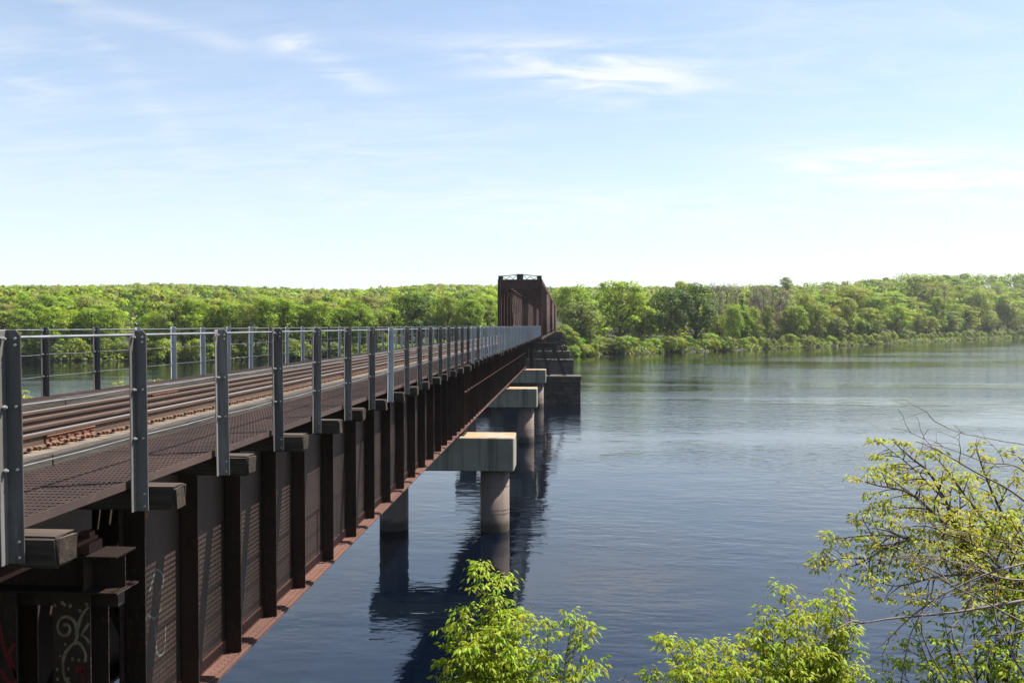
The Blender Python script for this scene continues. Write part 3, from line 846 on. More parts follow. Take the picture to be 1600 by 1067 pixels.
# ------------------------------------------------------------------ masonry piers with steel bents, and the truss spans
TS = [113.6, 168.3, 223.0, 277.7]
def stone_pier(sf, depth, top_h, label, half, blocks):
    p = thing('stone_pier', label, 'bridge pier', (CX, sf + depth / 2, -3), 'dark masonry piers under the truss')
    z0, z1 = -3.4, zz(top_h)
    x0, x1 = CX - half, CX + half
    core = MB().box(x0 + .12, x1 - .12, sf + .12, sf + depth - .12, z0, z1 - .36)
    part('core', core, 'stone_dark', p)
    part('coping', MB().box(x0 - .12, x1 + .12, sf - .12, sf + depth + .12, z1 - .34, z1), 'stone_dark', p, .04)
    ch = .56; k = 0; z = z1 - .345 - ch
    n_ = 0
    while z > -.9:
        off = 0 if k % 2 else .8
        x = x0
        while x < x1 - .01:
            L = min(x1 - x, random.uniform(1.3, 1.9) if x > x0 else off + .9)
            if x1 - (x + L) < .5: L = x1 - x
            e = random.uniform(0, .05)
            o_ = MB().box(x + .012, x + L - .012, sf - e, sf + .3, z + .012, z + ch - .012)
            if blocks: part('stone', o_, 'stone_dark', p, .03)
            else:
                blk = o_; 
                if n_ == 0: allb = MB()
                allb = join(allb, blk)
            n_ += 1
            x += L
        y = sf + .31
        while y < sf + depth - .01:
            L = min(sf + depth - y, 1.5)
            e = random.uniform(0, .05)
            for xx, sg in ((x1, 1),):
                o_ = MB().box(xx - .3, xx + e, y + .012, y + L - .012, z + .012, z + ch - .012)
                if blocks: part('stone', o_, 'stone_dark', p, .03)
                else: allb = join(allb, o_)
            y += L
        z -= ch; k += 1
    if not blocks: part('stone', allb, 'stone_dark', p, kind='stuff')
    return p
def steel_bent(sf, label):
    t = thing('pier_bent', label, 'bridge support', (CX, sf + 1.8, zz(6.85)), 'steel bents standing on the masonry piers')
    part('cross_beam', MB().box(CX - 5.1, CX + 5.1, sf + .5, sf + 1.1, zz(3.02), zz(2.35)).box(CX - 5.15, CX + 5.15, sf + .3, sf + 1.3, zz(3.08), zz(3.022)), 'dark_iron', t)
    part('seat_beam', MB().box(CX - 3.5, CX + 3.5, sf + 1.45, sf + 2.1, zz(2.9), zz(1.95)), 'truss_paint', t)
    for sd in (1, -1):
        for xt, xb in ((3.2, 4.0), (4.7, 6.2)):
            part('leg', MB().bar((CX + sd * xt, sf + .8, zz(3.083)), (CX + sd * xb, sf + .9, zz(6.84)), .32, .32), 'dark_iron', t)
        part('brace', MB().bar((CX + sd * 3.3, sf + .8, zz(6.3)), (CX + sd * 5.0, sf + .82, zz(3.4)), .12, .12), 'dark_iron', t)
        part('foot', MB().box(CX + sd * 6.15 - .35, CX + sd * 6.15 + .35, sf + .5, sf + 1.3, zz(6.849), zz(6.72)), 'stone_cap', t)
        part('leg', MB().box(CX + sd * 1.6 - .3, CX + sd * 1.6 + .3, sf + 1.5, sf + 2.0, zz(6.849), zz(2.902)), 'dark_iron', t)
    return t
pl = ['dark stone block pier just behind the last concrete pier', 'dark stone pier in mid river, second from the camera of the masonry piers', 'dark stone pier third along, near the far bank', 'dark stone pier farthest away at the river edge below the truss end']
bl = ['dark steel bent with battered legs on the nearest stone pier', 'dark steel bent on the second stone pier under the truss', 'dark steel bent on the third stone pier', 'dark steel bent on the farthest stone pier at the bank']
for i, s in enumerate(TS):
    stone_pier(s - .9, 3.4, 6.85, pl[i], 8.35 - .55 * i, i == 0)
    steel_bent(s - .8, bl[i])
def truss(a, b_, label, fine):
    t = thing('truss_span', label, 'truss bridge', (CX, a, zz(1.9)), 'through truss spans')
    zb, zt = zz(1.90), CAM_Z + 6.42
    n = 8; dp = (b_ - a) / n
    hw = 3.07
    for sd in (1, -1):
        xo = CX + sd * hw; xi = xo - sd * .46
        xm = (xo + xi) / 2
        X0, X1 = min(xo, xi), max(xo, xi)
        part('top_chord', MB().box(X0, X1, a, b_, zt - .5, zt), 'truss_paint', t)
        part('bottom_chord', MB().box(X0 + .03, X1 - .03, a, b_, zb, zb + .42), 'truss_paint', t)
        for e in (a, b_ - .55):
            part('end_post', MB().box(X0 - .01, X1 + .01, e - .01, e + .56, zb + .421, zt - .501), 'truss_paint', t)
        for i in range(1, n):
            s = a + dp * i
            v = MB()
            for q_ in (0, 1):
                x = X0 + .05 if q_ == 0 else X1 - .05
                v.box(x - .03, x + .03, s - .22, s + .22, zb + .421, zt - .501)
            zl = zb + .8; k_ = 0
            while zl < zt - 1.0:           # lattice bars between the two channels
                p_, q2 = (X0 + .085, X1 - .085) if k_ % 2 else (X1 - .085, X0 + .085)
                v.bar((p_, s - .2, zl), (q2, s - .2, zl + .42), .05, .012, (0, 1, 0)); zl += .42; k_ += 1
            part('vertical', v, 'truss_paint', t)
            part('gusset', MB().box(X1 if sd > 0 else X0 - .012, X1 + .012 if sd > 0 else X0, s - .55, s + .55, zt - .95, zt - .05).box(X1 if sd > 0 else X0 - .012, X1 + .012 if sd > 0 else X0, s - .55, s + .55, zb + .05, zb + .9), 'truss_paint', t)
        for i in range(n):
            s = a + dp * i
            up = i < n / 2
            p_ = (xm, s + .3, zt - .5) if up else (xm, s + .3, zb + .42)
            q2 = (xm, s + dp - .3, zb + .42) if up else (xm, s + dp - .3, zt - .5)
            part('diagonal', MB().bar(tuple(Vector(p_) + Vector((.12, 0, 0))), tuple(Vector(q2) + Vector((.12, 0, 0))), .05, .3, (1, 0, 0)).bar(tuple(Vector(p_) - Vector((.12, 0, 0))), tuple(Vector(q2) - Vector((.12, 0, 0))), .05, .3, (1, 0, 0)), 'truss_paint', t)
            if i in (2, 3, 4, 5):
                p_, q2 = ((xm, s + .3, zb + .42), (xm, s + dp - .3, zt - .5)) if up else ((xm, s + .3, zt - .5), (xm, s + dp - .3, zb + .42))
                part('counter', MB().bar(p_, q2, .04, .12, (1, 0, 0)), 'truss_paint', t)
    for i in range(n + 1):
        s = a + dp * i + (.28 if i == 0 else (-.28 if i == n else 0))
        x0, x1 = CX - hw + .47, CX + hw - .47
        if i in (0, n):
            pb = part('portal', MB().box(x0, x1, s - .2, s + .2, zt - 1.32, zt - .02), 'truss_paint', t)
            for sd in (1, -1):
                kn = MB()
                xx = x1 if sd > 0 else x0
                kn.prism([(xx, zt - 1.325), (xx - sd * 1.15, zt - 1.325), (xx, zt - 2.5)][::sd], 'y', s - .06, s + .06)
                part('knee_brace', kn, 'truss_paint', pb)
            cr = MB()
            zc = zt
            cr.box(CX - .45, CX + .45, s - .12, s + .12, zc + .001, zc + .72)
            for sd in (1, -1):
                cr.box(min(CX + sd * 2.35, CX + sd * 3.0), max(CX + sd * 2.35, CX + sd * 3.0), s - .12, s + .12, zc + .001, zc + .50)
                cr.bar((CX + sd * .45, s, zc + .62), (CX + sd * 2.4, s, zc + .44), .10, .16, (0, 1, 0))
                for j in range(4):
                    u0, u1 = .5 + j * .46, .5 + (j + 1) * .46
                    cr.bar((CX + sd * u0, s, zc + (.02 if j % 2 else .50 - j * .07)), (CX + sd * u1, s, zc + (.46 - j * .07 if j % 2 else .02)), .08, .09, (0, 1, 0))
            part('cresting', cr, 'dark_iron', pb)
        else:
            sw = MB().box(x0, x1, s - .12, s + .12, zt - .3, zt - .02).box(x0, x1, s - .1, s + .1, zt - 1.25, zt - 1.1)
            for j in range(6):
                u0, u1 = x0 + (x1 - x0) * j / 6, x0 + (x1 - x0) * (j + 1) / 6
                sw.bar((u0, s, zt - (.3 if j % 2 else 1.1)), (u1, s, zt - (1.1 if j % 2 else .3)), .07, .07, (0, 1, 0))
            part('sway_frame', sw, 'truss_paint', t)
        part('floor_beam', MB().box(CX - hw + .5, CX + hw - .5, s - .14, s + .14, zz(2.6), zz(1.92)), 'truss_paint', t)
        if i < n:
            s2 = a + dp * (i + 1)
            part('top_lateral', MB().bar((x0, s + .3, zt - .12), (x1, s2 - .3, zt - .12), .1, .1).bar((x1, s + .3, zt - .24), (x0, s2 - .3, zt - .24), .1, .1), 'truss_paint', t)
    for x in (NEAR_RAIL, FAR_RAIL):
        part('stringer', MB().box(x - .12, x + .12, a + .2, b_ - .2, zz(1.915), zz(1.56)), 'truss_paint', t)
    return t
tl = ['tall rust brown through truss with cresting on its portal, nearest of the truss spans', 'rust brown through truss span in the middle, behind the portal', 'rust brown through truss span farthest off, ending at the wooded bank']
for i in range(3):
    truss(TS[i] + .35 + (.0 if i == 0 else .1), TS[i + 1] + .3, tl[i], i == 0)
fa = thing('stone_abutment', 'stone abutment at the far bank under the truss end', 'abutment', (CX, 282, -2))
part('wall', MB().box(CX - 5, CX + 5, 279.6, 300, -2, zz(1.95)), 'stone_dark', fa, .05)
part('ballast_bed', MB().box(CX - 2.2, CX + 2.2, 278.4, 420, zz(2.0) + .001, zz(1.56)), 'ballast', fa)

# ------------------------------------------------------------------ trees of the far banks
def cards(c, nrm, size, rg, aspect=1.0, droop=None):
    """leaf clump cards: kinked diamonds. c (N,3), nrm (N,3), size (N,)"""
    N = len(c)
    nrm = nrm / np.linalg.norm(nrm, axis=1, keepdims=True)
    t = rg.normal(size=(N, 3))
    if droop is not None: t = t * (1 - droop) + np.array([0, 0, -1.0]) * droop * 2
    t -= (t * nrm).sum(1, keepdims=True) * nrm
    t /= np.linalg.norm(t, axis=1, keepdims=True) + 1e-9
    b_ = np.cross(nrm, t)
    s_ = size[:, None]
    v = np.stack([c + t * s_ * .62 * aspect, c + b_ * s_ * .42 + nrm * s_ * .12, c - t * s_ * .55 * aspect, c - b_ * s_ * .45 + nrm * s_ * .10], 1)
    return v.reshape(-1, 3), np.arange(4 * N).reshape(N, 4)
def make_crown(seed, shape, H, Rd, lobes, per, size):
    rg = np.random.default_rng(seed)
    C, Nn, S_, T, SN = [], [], [], [], []
    L = []
    base = {'round': .30, 'oval': .26, 'cone': .10, 'willow': .22, 'twiggy': .18, 'shrub': .0}[shape]
    for i in range(lobes):
        f = (i + .5) / lobes
        z = base + (1 - base) * f
        u = (z - base) / (1 - base)
        env = {'round': math.sqrt(max(0, 1 - (2 * u - .85) ** 2 / 1.5)), 'oval': math.sqrt(max(0, 1 - (2 * u - .8) ** 2 / 1.6)) * .95,
               'cone': 1.0 - .93 * u, 'willow': math.sqrt(max(0, 1 - (1.7 * u - .75) ** 2 / 1.3)), 'twiggy': math.sqrt(max(0, 1 - (2 * u - .9) ** 2 / 1.5)), 'shrub': math.sqrt(max(0, 1 - u * u * .95))}[shape]
        a = i * 2.4 + rg.uniform(-.6, .6)
        rr_ = env * Rd * rg.uniform(.40, .98) * (1 if i < lobes - 2 else .35)
        lr = Rd * {'round': rg.uniform(.20, .46), 'oval': rg.uniform(.22, .50), 'cone': .10 + .36 * env, 'willow': rg.uniform(.36, .5), 'twiggy': rg.uniform(.4, .6), 'shrub': rg.uniform(.35, .55)}[shape]
        zc = min(z * H, H - lr * .75) + rg.uniform(-.04, .05) * H if shape != 'shrub' else z * (H - lr * .6) + lr * .25
        ctr = np.array([rr_ * math.cos(a), rr_ * math.sin(a), zc]); L.append((ctr, lr))
        n = int(per * (.6 + .8 * rg.random()))
        d = rg.normal(size=(n, 3)); d /= np.linalg.norm(d, axis=1, keepdims=True)
        d[:, 2] = np.where(d[:, 2] < -.35, -d[:, 2], d[:, 2])
        rad = lr * (1.08 - .5 * rg.random(n) ** 1.7)
        sc_ = np.array([1, 1, .78 if shape not in ('willow',) else 1.1])
        p = ctr + d * rad[:, None] * sc_
        SN.append(d + np.array([0, 0, .25]) + rg.normal(size=(n, 3)) * .18)
        C.append(p); Nn.append(d * .8 + rg.normal(size=(n, 3)) * .42 + np.array([0, 0, .25])); S_.append(size * rg.uniform(.55, 1.35, n))
        lt = np.array([1 + rg.normal() * .06, 1 + rg.normal() * .05, 1.0])
        T.append(np.clip(lt * (1 + rg.normal(size=(n, 1)) * .09), .6, 1.5))
    C, Nn, S_, T, SN = map(np.concatenate, (C, Nn, S_, T, SN))
    asp, dr = 1.0, None
    if shape == 'willow': asp, dr = 2.0, .75
    if shape == 'twiggy': asp, dr = 1.6, None
    v, f = cards(C, Nn, S_, rg, asp, dr)
    if shape == 'twiggy': 
        vv = v.reshape(-1, 4, 3); m_ = (vv[:, 1] + vv[:, 3]) / 2
        vv[:, 1] = m_ + (vv[:, 1] - m_) * .3; vv[:, 3] = m_ + (vv[:, 3] - m_) * .3; v = vv.reshape(-1, 3)
    return v, f, T, L, np.repeat(SN, 4, axis=0)
def make_trunk(seed, H, Rd, L, shape):
    rn = random.Random(seed); mb = MB()
    r0 = .018 * H + .06
    top = H * (.92 if shape in ('cone', 'twiggy') else .72)
    pts = []; ox = oy = 0
    for i in range(6):
        pts.append((ox, oy, -.8 + (top + .8) * i / 5)); ox += rn.uniform(-.03, .03) * H * .3; oy += rn.uniform(-.03, .03) * H * .3
    mb.tube(pts, [r0 * (1.25 if i == 0 else 1 - .16 * i) for i in range(6)], 7)
    for ctr, lr in L:
        zs = max(H * .16, ctr[2] - Rd * rn.uniform(.5, .9)); zs = min(zs, top * .95)
        f = zs / top * 5; j = min(4, int(f)); fr = f - j
        st = Vector(pts[j]).lerp(Vector(pts[j + 1]), fr); en = Vector(ctr)
        md = st.lerp(en, .55) + Vector((rn.uniform(-.3, .3), rn.uniform(-.3, .3), rn.uniform(-.2, .4)))
        mb.tube([st, md, en], [r0 * .42, r0 * .26, r0 * .1], 5, False)
        for q_ in range(3 if shape != 'cone' else 0):
            e2 = en + Vector((rn.uniform(-1, 1), rn.uniform(-1, 1), rn.uniform(-.4, .9))) * lr * .8
            mb.tube([md.lerp(en, .6), e2], [r0 * .12, r0 * .04], 4, False)
    if shape == 'twiggy':
        for q_ in range(46):
            z = H * rn.uniform(.2, .95); a = rn.uniform(0, 6.28); l = Rd * rn.uniform(.4, 1.0)
            st = Vector((0, 0, z)); en = st + Vector((math.cos(a) * l, math.sin(a) * l, l * rn.uniform(.5, 1.3)))
            mb.tube([st, en], [.06, .02], 3, False)
    return mb.mesh('trunk', 'twig_bare' if shape == 'twiggy' else 'bark', 0, True)
TPL = {}
def template(shape, var):
    k = (shape, var)
    if k in TPL: return TPL[k]
    sd = hash(shape) % 1000 if False else sum(ord(c) for c in shape) * 7 + var * 13
    H, Rd, lobes, per, size = {'round': (18, 7.0, 46, 140, .45), 'oval': (20, 5.4, 46, 130, .43), 'cone': (20, 4.2, 34, 80, .42), 'willow': (21, 7.0, 30, 150, .42), 'twiggy': (19, 4.6, 20, 70, .48), 'shrub': (4, 3.0, 14, 130, .36)}[shape]
    v, f, T, L, SN = make_crown(sd, shape, H, Rd, lobes, per, size)
    cm = np_mesh('crown', v, f, 'leaf_mid', T, normals=SN)
    tm_ = make_trunk(sd, H, Rd, L, shape) if shape != 'shrub' else make_trunk(sd, H, Rd * .6, L[:6], shape)
    TPL[k] = (cm, tm_, H, Rd)
    return TPL[k]
def bank_xy(px, s_in):
    """the point on the far bank in the direction of column px, s_in metres inland"""
    d = px_dir(px, 509); d = Vector((d.x, d.y)).normalized()
    rr_ = np.linspace(180, 1500, 2600)
    s = seg_dist(d.x * rr_, d.y * rr_, SHORE)
    i = int(np.argmax(s > s_in))
    return d.x * rr_[i], d.y * rr_[i], rr_[i]
TREES_XY = []
NTH = {}
HUE = {'bright': 'bright green', 'mid': 'mid green', 'dark': 'dark green', 'olive': 'olive green', 'greygreen': 'grey green', 'bud': 'brownish budding', 'willow': 'pale green', 'shrub': 'dull green', 'bare': 'bare grey'}
FORM = {'round': 'rounded', 'oval': 'upright', 'willow': 'drooping', 'twiggy': 'twiggy', 'shrub': 'low', 'cone': 'pointed'}
def nth(row, mat, shape, what, where):
    n = NTH[row] = NTH.get(row, 0) + 1
    sf = 'th' if 10 < n % 100 < 14 else {1: 'st', 2: 'nd', 3: 'rd'}.get(n % 10, 'th')
    return f'{HUE[mat]} {FORM[shape]} {what}, {n}{sf} from the left {where}'
def tree(px, s_in, top, shape, mat, name, label, group=None, width=None, var=None, cat='tree', at=None):
    """top = image row of the tree's top (gives its height at its distance)"""
    x, y, r = bank_xy(px, s_in)
    z = float(ground(np.array([x]), np.array([y]))[0])
    dep = Vector((x, y)).dot(Vector((-math.sin(YAW), math.cos(YAW))))
    hgt = max(1.2, (509 - top) * dep / F + CAM_Z - z)
    v = random.randrange(4) if var is None else var
    cm, tm_, H, Rd = template(shape, v)
    kz = hgt / H
    kx = kz if width is None else width * dep / F / (2 * Rd)
    t = thing(name, label, cat, (x, y, z), group)
    t.rotation_euler = (0, 0, random.uniform(0, 6.28))
    t.scale = (kx, kx, kz)
    c = bpy.data.objects.new('crown', cm); COL.objects.link(c); c.parent = t; c['kind'] = 'stuff'
    c.material_slots[0].link = 'OBJECT'; c.material_slots[0].material = MATS['leaf_' + mat]
    if tm_ is not None:
        u = bpy.data.objects.new('stem' if shape == 'shrub' else 'trunk', tm_); COL.objects.link(u); u.parent = t
    TREES_XY.append((x, y, Rd * kx))
    return t
# trees that stand out on the right bank
tree(908, 9, 474, 'oval', 'greygreen', 'small_tree', 'thin grey green tree at the water edge just right of the truss', width=66, var=1)
tree(893, 36, 448, 'round', 'mid', 'leafy_tree', 'rounded green tree rising behind the thin grey tree, next to the truss end', width=62, var=0)
tree(970, 24, 443, 'round', 'bright', 'leafy_tree', 'broad bright green tree between the truss and the dark clump', width=86, var=1)
tree(1000, 26, 460, 'oval', 'bright', 'leafy_tree', 'narrower bright tree overlapping the right side of the broad bright tree', width=42, var=2)
tree(1048, 14, 452, 'round', 'dark', 'oak_tree', 'dark green tree forming the left half of the dark clump at the water', width=70, var=2)
tree(1086, 12, 447, 'round', 'dark', 'oak_tree', 'tallest dark green tree, right half of the dark clump at the water', width=74, var=3)
tree(1066, 40, 440, 'oval', 'olive', 'leafy_tree', 'thin topped olive tree peeking above the dark clump', width=40, var=0)
tree(1160, 16, 462, 'cone', 'mid', 'conifer_tree', 'pointed conifer standing right of the bare grey trees', width=40, var=0, cat='conifer')
tree(1242, 10, 480, 'round', 'mid', 'leafy_tree', 'small rounded green tree at the water where the bare trees end', width=40, var=1)
tree(1402, 10, 478, 'round', 'bright', 'leafy_tree', 'bright yellow green tree with visible trunk in the middle of the right bank', width=46, var=3)
tree(1430, 60, 430, 'willow', 'willow', 'willow_tree', 'huge drooping pale willow towering over the right bank', width=80, var=0, cat='willow')
tree(1476, 90, 431, 'oval', 'dark', 'poplar_tree', 'dark upright tree on the skyline right of the willow', width=24, var=2)
tree(1458, 100, 432, 'oval', 'dark', 'poplar_tree', 'narrow dark upright tree on the skyline touching the willow', width=22, var=1)
tree(1490, 80, 436, 'oval', 'mid', 'leafy_tree', 'upright green tree on the skyline beside the dark uprights', width=34, var=0)
tree(1227, 150, 434, 'oval', 'greygreen', 'lone_tree', 'lone small tree poking above the skyline over the bare trees', width=22, var=2)
for i, (px, s_, top) in enumerate([(1113, 36, 444), (1124, 20, 452), (1136, 30, 446), (1150, 26, 450), (1178, 24, 448), (1185, 38, 452), (1192, 22, 450), (1206, 30, 446), (1219, 26, 452), (1228, 18, 458)]):
    tree(px, s_, top, 'twiggy', 'bare', 'bare_tree', nth('bare', 'bare', 'twiggy', 'tree', 'in the leafless group'), 'leafless trees on the right bank', width=26)
for px in range(1128, 1236, 15):
    mt_ = random.choice(('olive', 'mid', 'willow', 'shrub')); sh_ = random.choice(('round', 'oval', 'willow'))
    tree(px + random.uniform(-5, 5), 8 + random.uniform(0, 14), 494 + random.uniform(-16, 18), sh_, mt_, 'young_tree', nth('young', mt_, sh_, 'young tree', 'before the leafless group'), 'young trees before the leafless group', width=random.uniform(22, 42))
px = 1256
while px < 1615:
    top = 487 + random.uniform(-24, 16) - (px - 1256) * .03
    if abs(px - 1402) > 24:
        sh_, mt_ = random.choice(('round', 'oval', 'oval', 'willow')), random.choice(('willow', 'olive', 'mid', 'bright', 'greygreen', 'olive'))
        tree(px, 8 + random.uniform(0, 10), top, sh_, mt_, 'bank_tree', nth('r1', mt_, sh_, 'tree', 'in the right bank shoreline row'), 'shoreline row on the right bank', width=random.uniform(28, 50))
    px += random.uniform(13, 19)
px = 1262
while px < 1615:
    top = 464 + random.uniform(-18, 16) - (px - 1256) * .02
    sh_, mt_ = random.choice(('round', 'oval', 'oval', 'twiggy')), random.choice(('willow', 'olive', 'mid', 'bright', 'bud'))
    tree(px, 28 + random.uniform(0, 16), top, sh_, mt_, 'bank_tree', nth('r2', mt_, sh_, 'tree', 'in the taller right bank second row'), 'second tree row on the right bank', width=random.uniform(34, 60))
    px += random.uniform(16, 24)
# left bank
tree(645, 18, 462, 'round', 'dark', 'oak_tree', 'large dark green oak standing above the railing on the left bank', width=92, var=3)
tree(690, 22, 466, 'round', 'bright', 'leafy_tree', 'bright green tree touching the right side of the large dark oak', width=50, var=0)
tree(735, 20, 466, 'oval', 'mid', 'leafy_tree', 'green tree left of the truss portal', width=46, var=1)
tree(757, 10, 478, 'oval', 'greygreen', 'small_tree', 'thin grey tree right beside the truss portal on the left bank', width=34, var=2)
tree(176, 14, 484, 'round', 'bright', 'leafy_tree', 'rounded bright tree on the left bank, left of the pale house', width=46, var=1)
tree(242, 12, 489, 'round', 'bright', 'leafy_tree', 'rounded bright tree on the left bank, right of the pale house', width=44, var=2)
tree(268, 30, 470, 'cone', 'dark', 'conifer_tree', 'dark conifer on the left bank behind the rounded trees', width=34, var=1, cat='conifer')
tree(262, 24, 482, 'oval', 'dark', 'leafy_tree', 'dark tree just before the conifer on the left bank', width=34, var=2)
px = -18
while px < 775:
    if not (150 < px < 262) and not (612 < px < 680):
        sh_, mt_ = random.choice(('round', 'oval', 'oval')), random.choice(('mid', 'bright', 'olive', 'willow', 'bright'))
        tree(px, 6 + random.uniform(0, 10), 486 + random.uniform(-15, 10) - 10 * (px > 290), sh_, mt_, 'bank_tree', nth('l1', mt_, sh_, 'tree', 'in the left bank front row'), 'front row of trees on the left bank', width=random.uniform(40, 60))
    px += random.uniform(22, 34)
px = -18
while px < 860:
    if not (168 < px < 252):
        sh_, mt_ = random.choice(('round', 'oval', 'round')), random.choice(('mid', 'bright', 'olive', 'willow', 'bud', 'dark'))
        tree(px, 32 + random.uniform(0, 18), 471 + random.uniform(-10, 10), sh_, mt_, 'bank_tree', nth('l2', mt_, sh_, 'tree', 'in the left bank second row'), 'second row of trees on the left bank', width=random.uniform(42, 60))
    px += random.uniform(24, 36)
# shrubs along the water
def shrub_run(p0, p1, step, h, label, group, s_in=(2.5, 6)):
    px = p0
    while px < p1:
        x, y, r = bank_xy(px, 3); 
        hh = random.uniform(*h)
        top = 509 - (hh + 1.3 - CAM_Z) * F / r
        mt_ = random.choice(('shrub', 'olive', 'greygreen', 'mid', 'shrub'))
        tree(px, random.uniform(*s_in), top, 'shrub', mt_, 'shrub', nth(group, mt_, 'shrub', 'shrub', label), group, width=F / r * hh * random.uniform(1.3, 2.0), cat='shrub')
        px += random.uniform(*step) * 300 / r
shrub_run(-10, 775, (11, 22), (2.2, 5.0), 'along the left bank waterline', 'waterline shrubs on the left bank')
shrub_run(888, 1130, (8, 14), (2.4, 5.2), 'at the waterline right of the truss', 'waterline shrubs right of the truss')
shrub_run(890, 1120, (12, 20), (3.0, 6.0), 'up the slope right of the truss', 'slope shrubs right of the truss', (8, 16))
shrub_run(1130, 1605, (10, 20), (2.0, 5.0), 'along the far right bank waterline', 'waterline shrubs on the far right bank')
# undergrowth: grasses and brush covering the far banks from the waterline in under the trees
rgu = np.random.default_rng(23)
N = 62000
seg = rgu.integers(0, 2000, N)
tpar = np.linspace(0, 1, 2001)
cum = np.concatenate([[0], np.cumsum(np.hypot(*np.diff(SHORE[2:12], axis=0).T))])
dd = rgu.random(N) ** 1.0 * cum[-1]
# more plants where the bank is near
ix = np.interp(dd, cum, SHORE[2:12, 0]); iy = np.interp(dd, cum, SHORE[2:12, 1])
k_ = np.clip(np.searchsorted(cum, dd) - 1, 0, len(cum) - 2)
tv_ = np.diff(SHORE[2:12], axis=0)[k_]; tv_ /= np.linalg.norm(tv_, axis=1, keepdims=True)
inl = rgu.random(N) ** 1.6 * 34 - 2.5
ux, uy = ix - tv_[:, 1] * inl, iy + tv_[:, 0] * inl
uz = ground(ux, uy)
ok = (uz > -.15) & (uz < 7) & ~((np.abs(ux - CX) < 4.5) & (uy < 330))
ux, uy, uz = ux[ok], uy[ok], uz[ok]
n = len(ux)
hh = rgu.uniform(.1, 1.0, n) ** 1.5 * 1.9
C_ = np.stack([ux, uy, uz + hh * .7], 1)
Nn_ = rgu.normal(size=(n, 3)) * .5 + np.array([0, -.35, .55])
v, f = cards(C_, Nn_, rgu.uniform(.55, 1.25, n), rgu)
pal = np.array([LEAF[k2] for k2 in ('shrub', 'olive', 'mid', 'shrub', 'greygreen', 'bud')])
coh = np.sin(ux / 9 + uy / 13) * 1.2 + rgu.normal(size=n)
tin = pal[np.clip(((coh + 2.6) / 5.2 * 6).astype(int), 0, 5)] * rgu.uniform(.65, 1.15, (n, 1))
o = obj('undergrowth', np_mesh('undergrowth', v, f, 'leaf_any', tin))
tag(o, 'low green brush and grass covering the far banks down to the waterline', 'undergrowth', kind='stuff')
# a small pale house on the left
hx, hy, hr = bank_xy(211, 170)
hz = float(ground(np.array([hx]), np.array([hy]))[0])
zt_ = CAM_Z + (509 - 493) * hr / F
hs = thing('house', 'small pale house half hidden in the woods on the left', 'house', (hx, hy, hz))
part('wall', MB().box(hx - 1.9, hx + 1.9, hy - 3, hy + 3, hz - 1, zt_ - 1.2), 'house_wall', hs)
part('roof', MB().prism([(hx - 2.3, zt_ - 1.21), (hx + 2.3, zt_ - 1.21), (hx, zt_ + .3)], 'y', hy - 3.3, hy + 3.3), 'house_roof', hs)
part('window', MB().box(hx - .8, hx + .2, hy - 3.03, hy - 2.98, zt_ - 2.9, zt_ - 1.7), 'dark_iron', hs)
TREES_XY.append((hx, hy, 7.0))

# the wooded hills behind: one mass
rgf = np.random.default_rng(11)
FT = []
for i in range(6):
    shp = ('round', 'round', 'oval', 'round', 'oval', 'twiggy')[i]
    v, f, T, L, SN = make_crown(300 + i, shp, 16, 6.4, 16, 15 if shp != 'twiggy' else 11, 1.5)
    FT.append((v.reshape(-1, 4, 3), T, SN.reshape(-1, 4, 3)))
pts = []
r = 262.0
while r < 1750:
    arc_ = np.arange(-0.70, 0.66, (8.5 + r * .006) / r)
    a = arc_ + rgf.uniform(-.5, .5, len(arc_)) * (8.5 + r * .006) / r
    rr_ = r + rgf.uniform(-.5, .5, len(arc_)) * (9 + r * .006)
    pts.append(np.stack([np.sin(a) * rr_, np.cos(a) * rr_], 1))
    r += 8.5 + r * .0075
pts = np.concatenate(pts)
s = seg_dist(pts[:, 0], pts[:, 1], SHORE)
px = az_px(pts[:, 0], pts[:, 1])
span = np.interp(px, SKYL[:, 0], SKYL[:, 2])
emb = (np.abs(pts[:, 0] - CX) < 11) & (pts[:, 1] < 620)
qr_ = radial_in(pts[:, 0], pts[:, 1])
keep = (s > 24) & (qr_ > 34) & (qr_ < span + 150) & ~emb & (px > -180) & (px < 1780)
house_line = (np.abs(px - 211) < 8 + 4200 / np.maximum(np.hypot(pts[:, 0], pts[:, 1]), 1)) & (np.hypot(pts[:, 0], pts[:, 1]) < hr + 8)
keep &= ~house_line
pts, s, px, qr_ = pts[keep], s[keep], px[keep], qr_[keep]
gz_ = ground(pts[:, 0], pts[:, 1])
PAL = np.array([LEAF[k_] for k_ in ('bright', 'mid', 'olive', 'willow', 'dark', 'bud', 'bright', 'mid', 'greygreen')])
coh = wav(pts[:, 0], pts[:, 1], 48, 1.3) * .8 + rgf.normal(size=len(pts)) * 1.3
rank = np.argsort(np.argsort(coh)) * len(PAL) // len(pts)
colr = PAL[rank] * (1 + rgf.normal(size=(len(pts), 1)) * .13)
bare_zone = (px > 1110) & (px < 1240) & (qr_ < 160)
ti = rgf.integers(0, 5, len(pts)); ti[bare_zone & (rgf.random(len(pts)) < .7)] = 5; ti[rgf.random(len(pts)) < .04] = 5
V, T_, NV = [], [], []
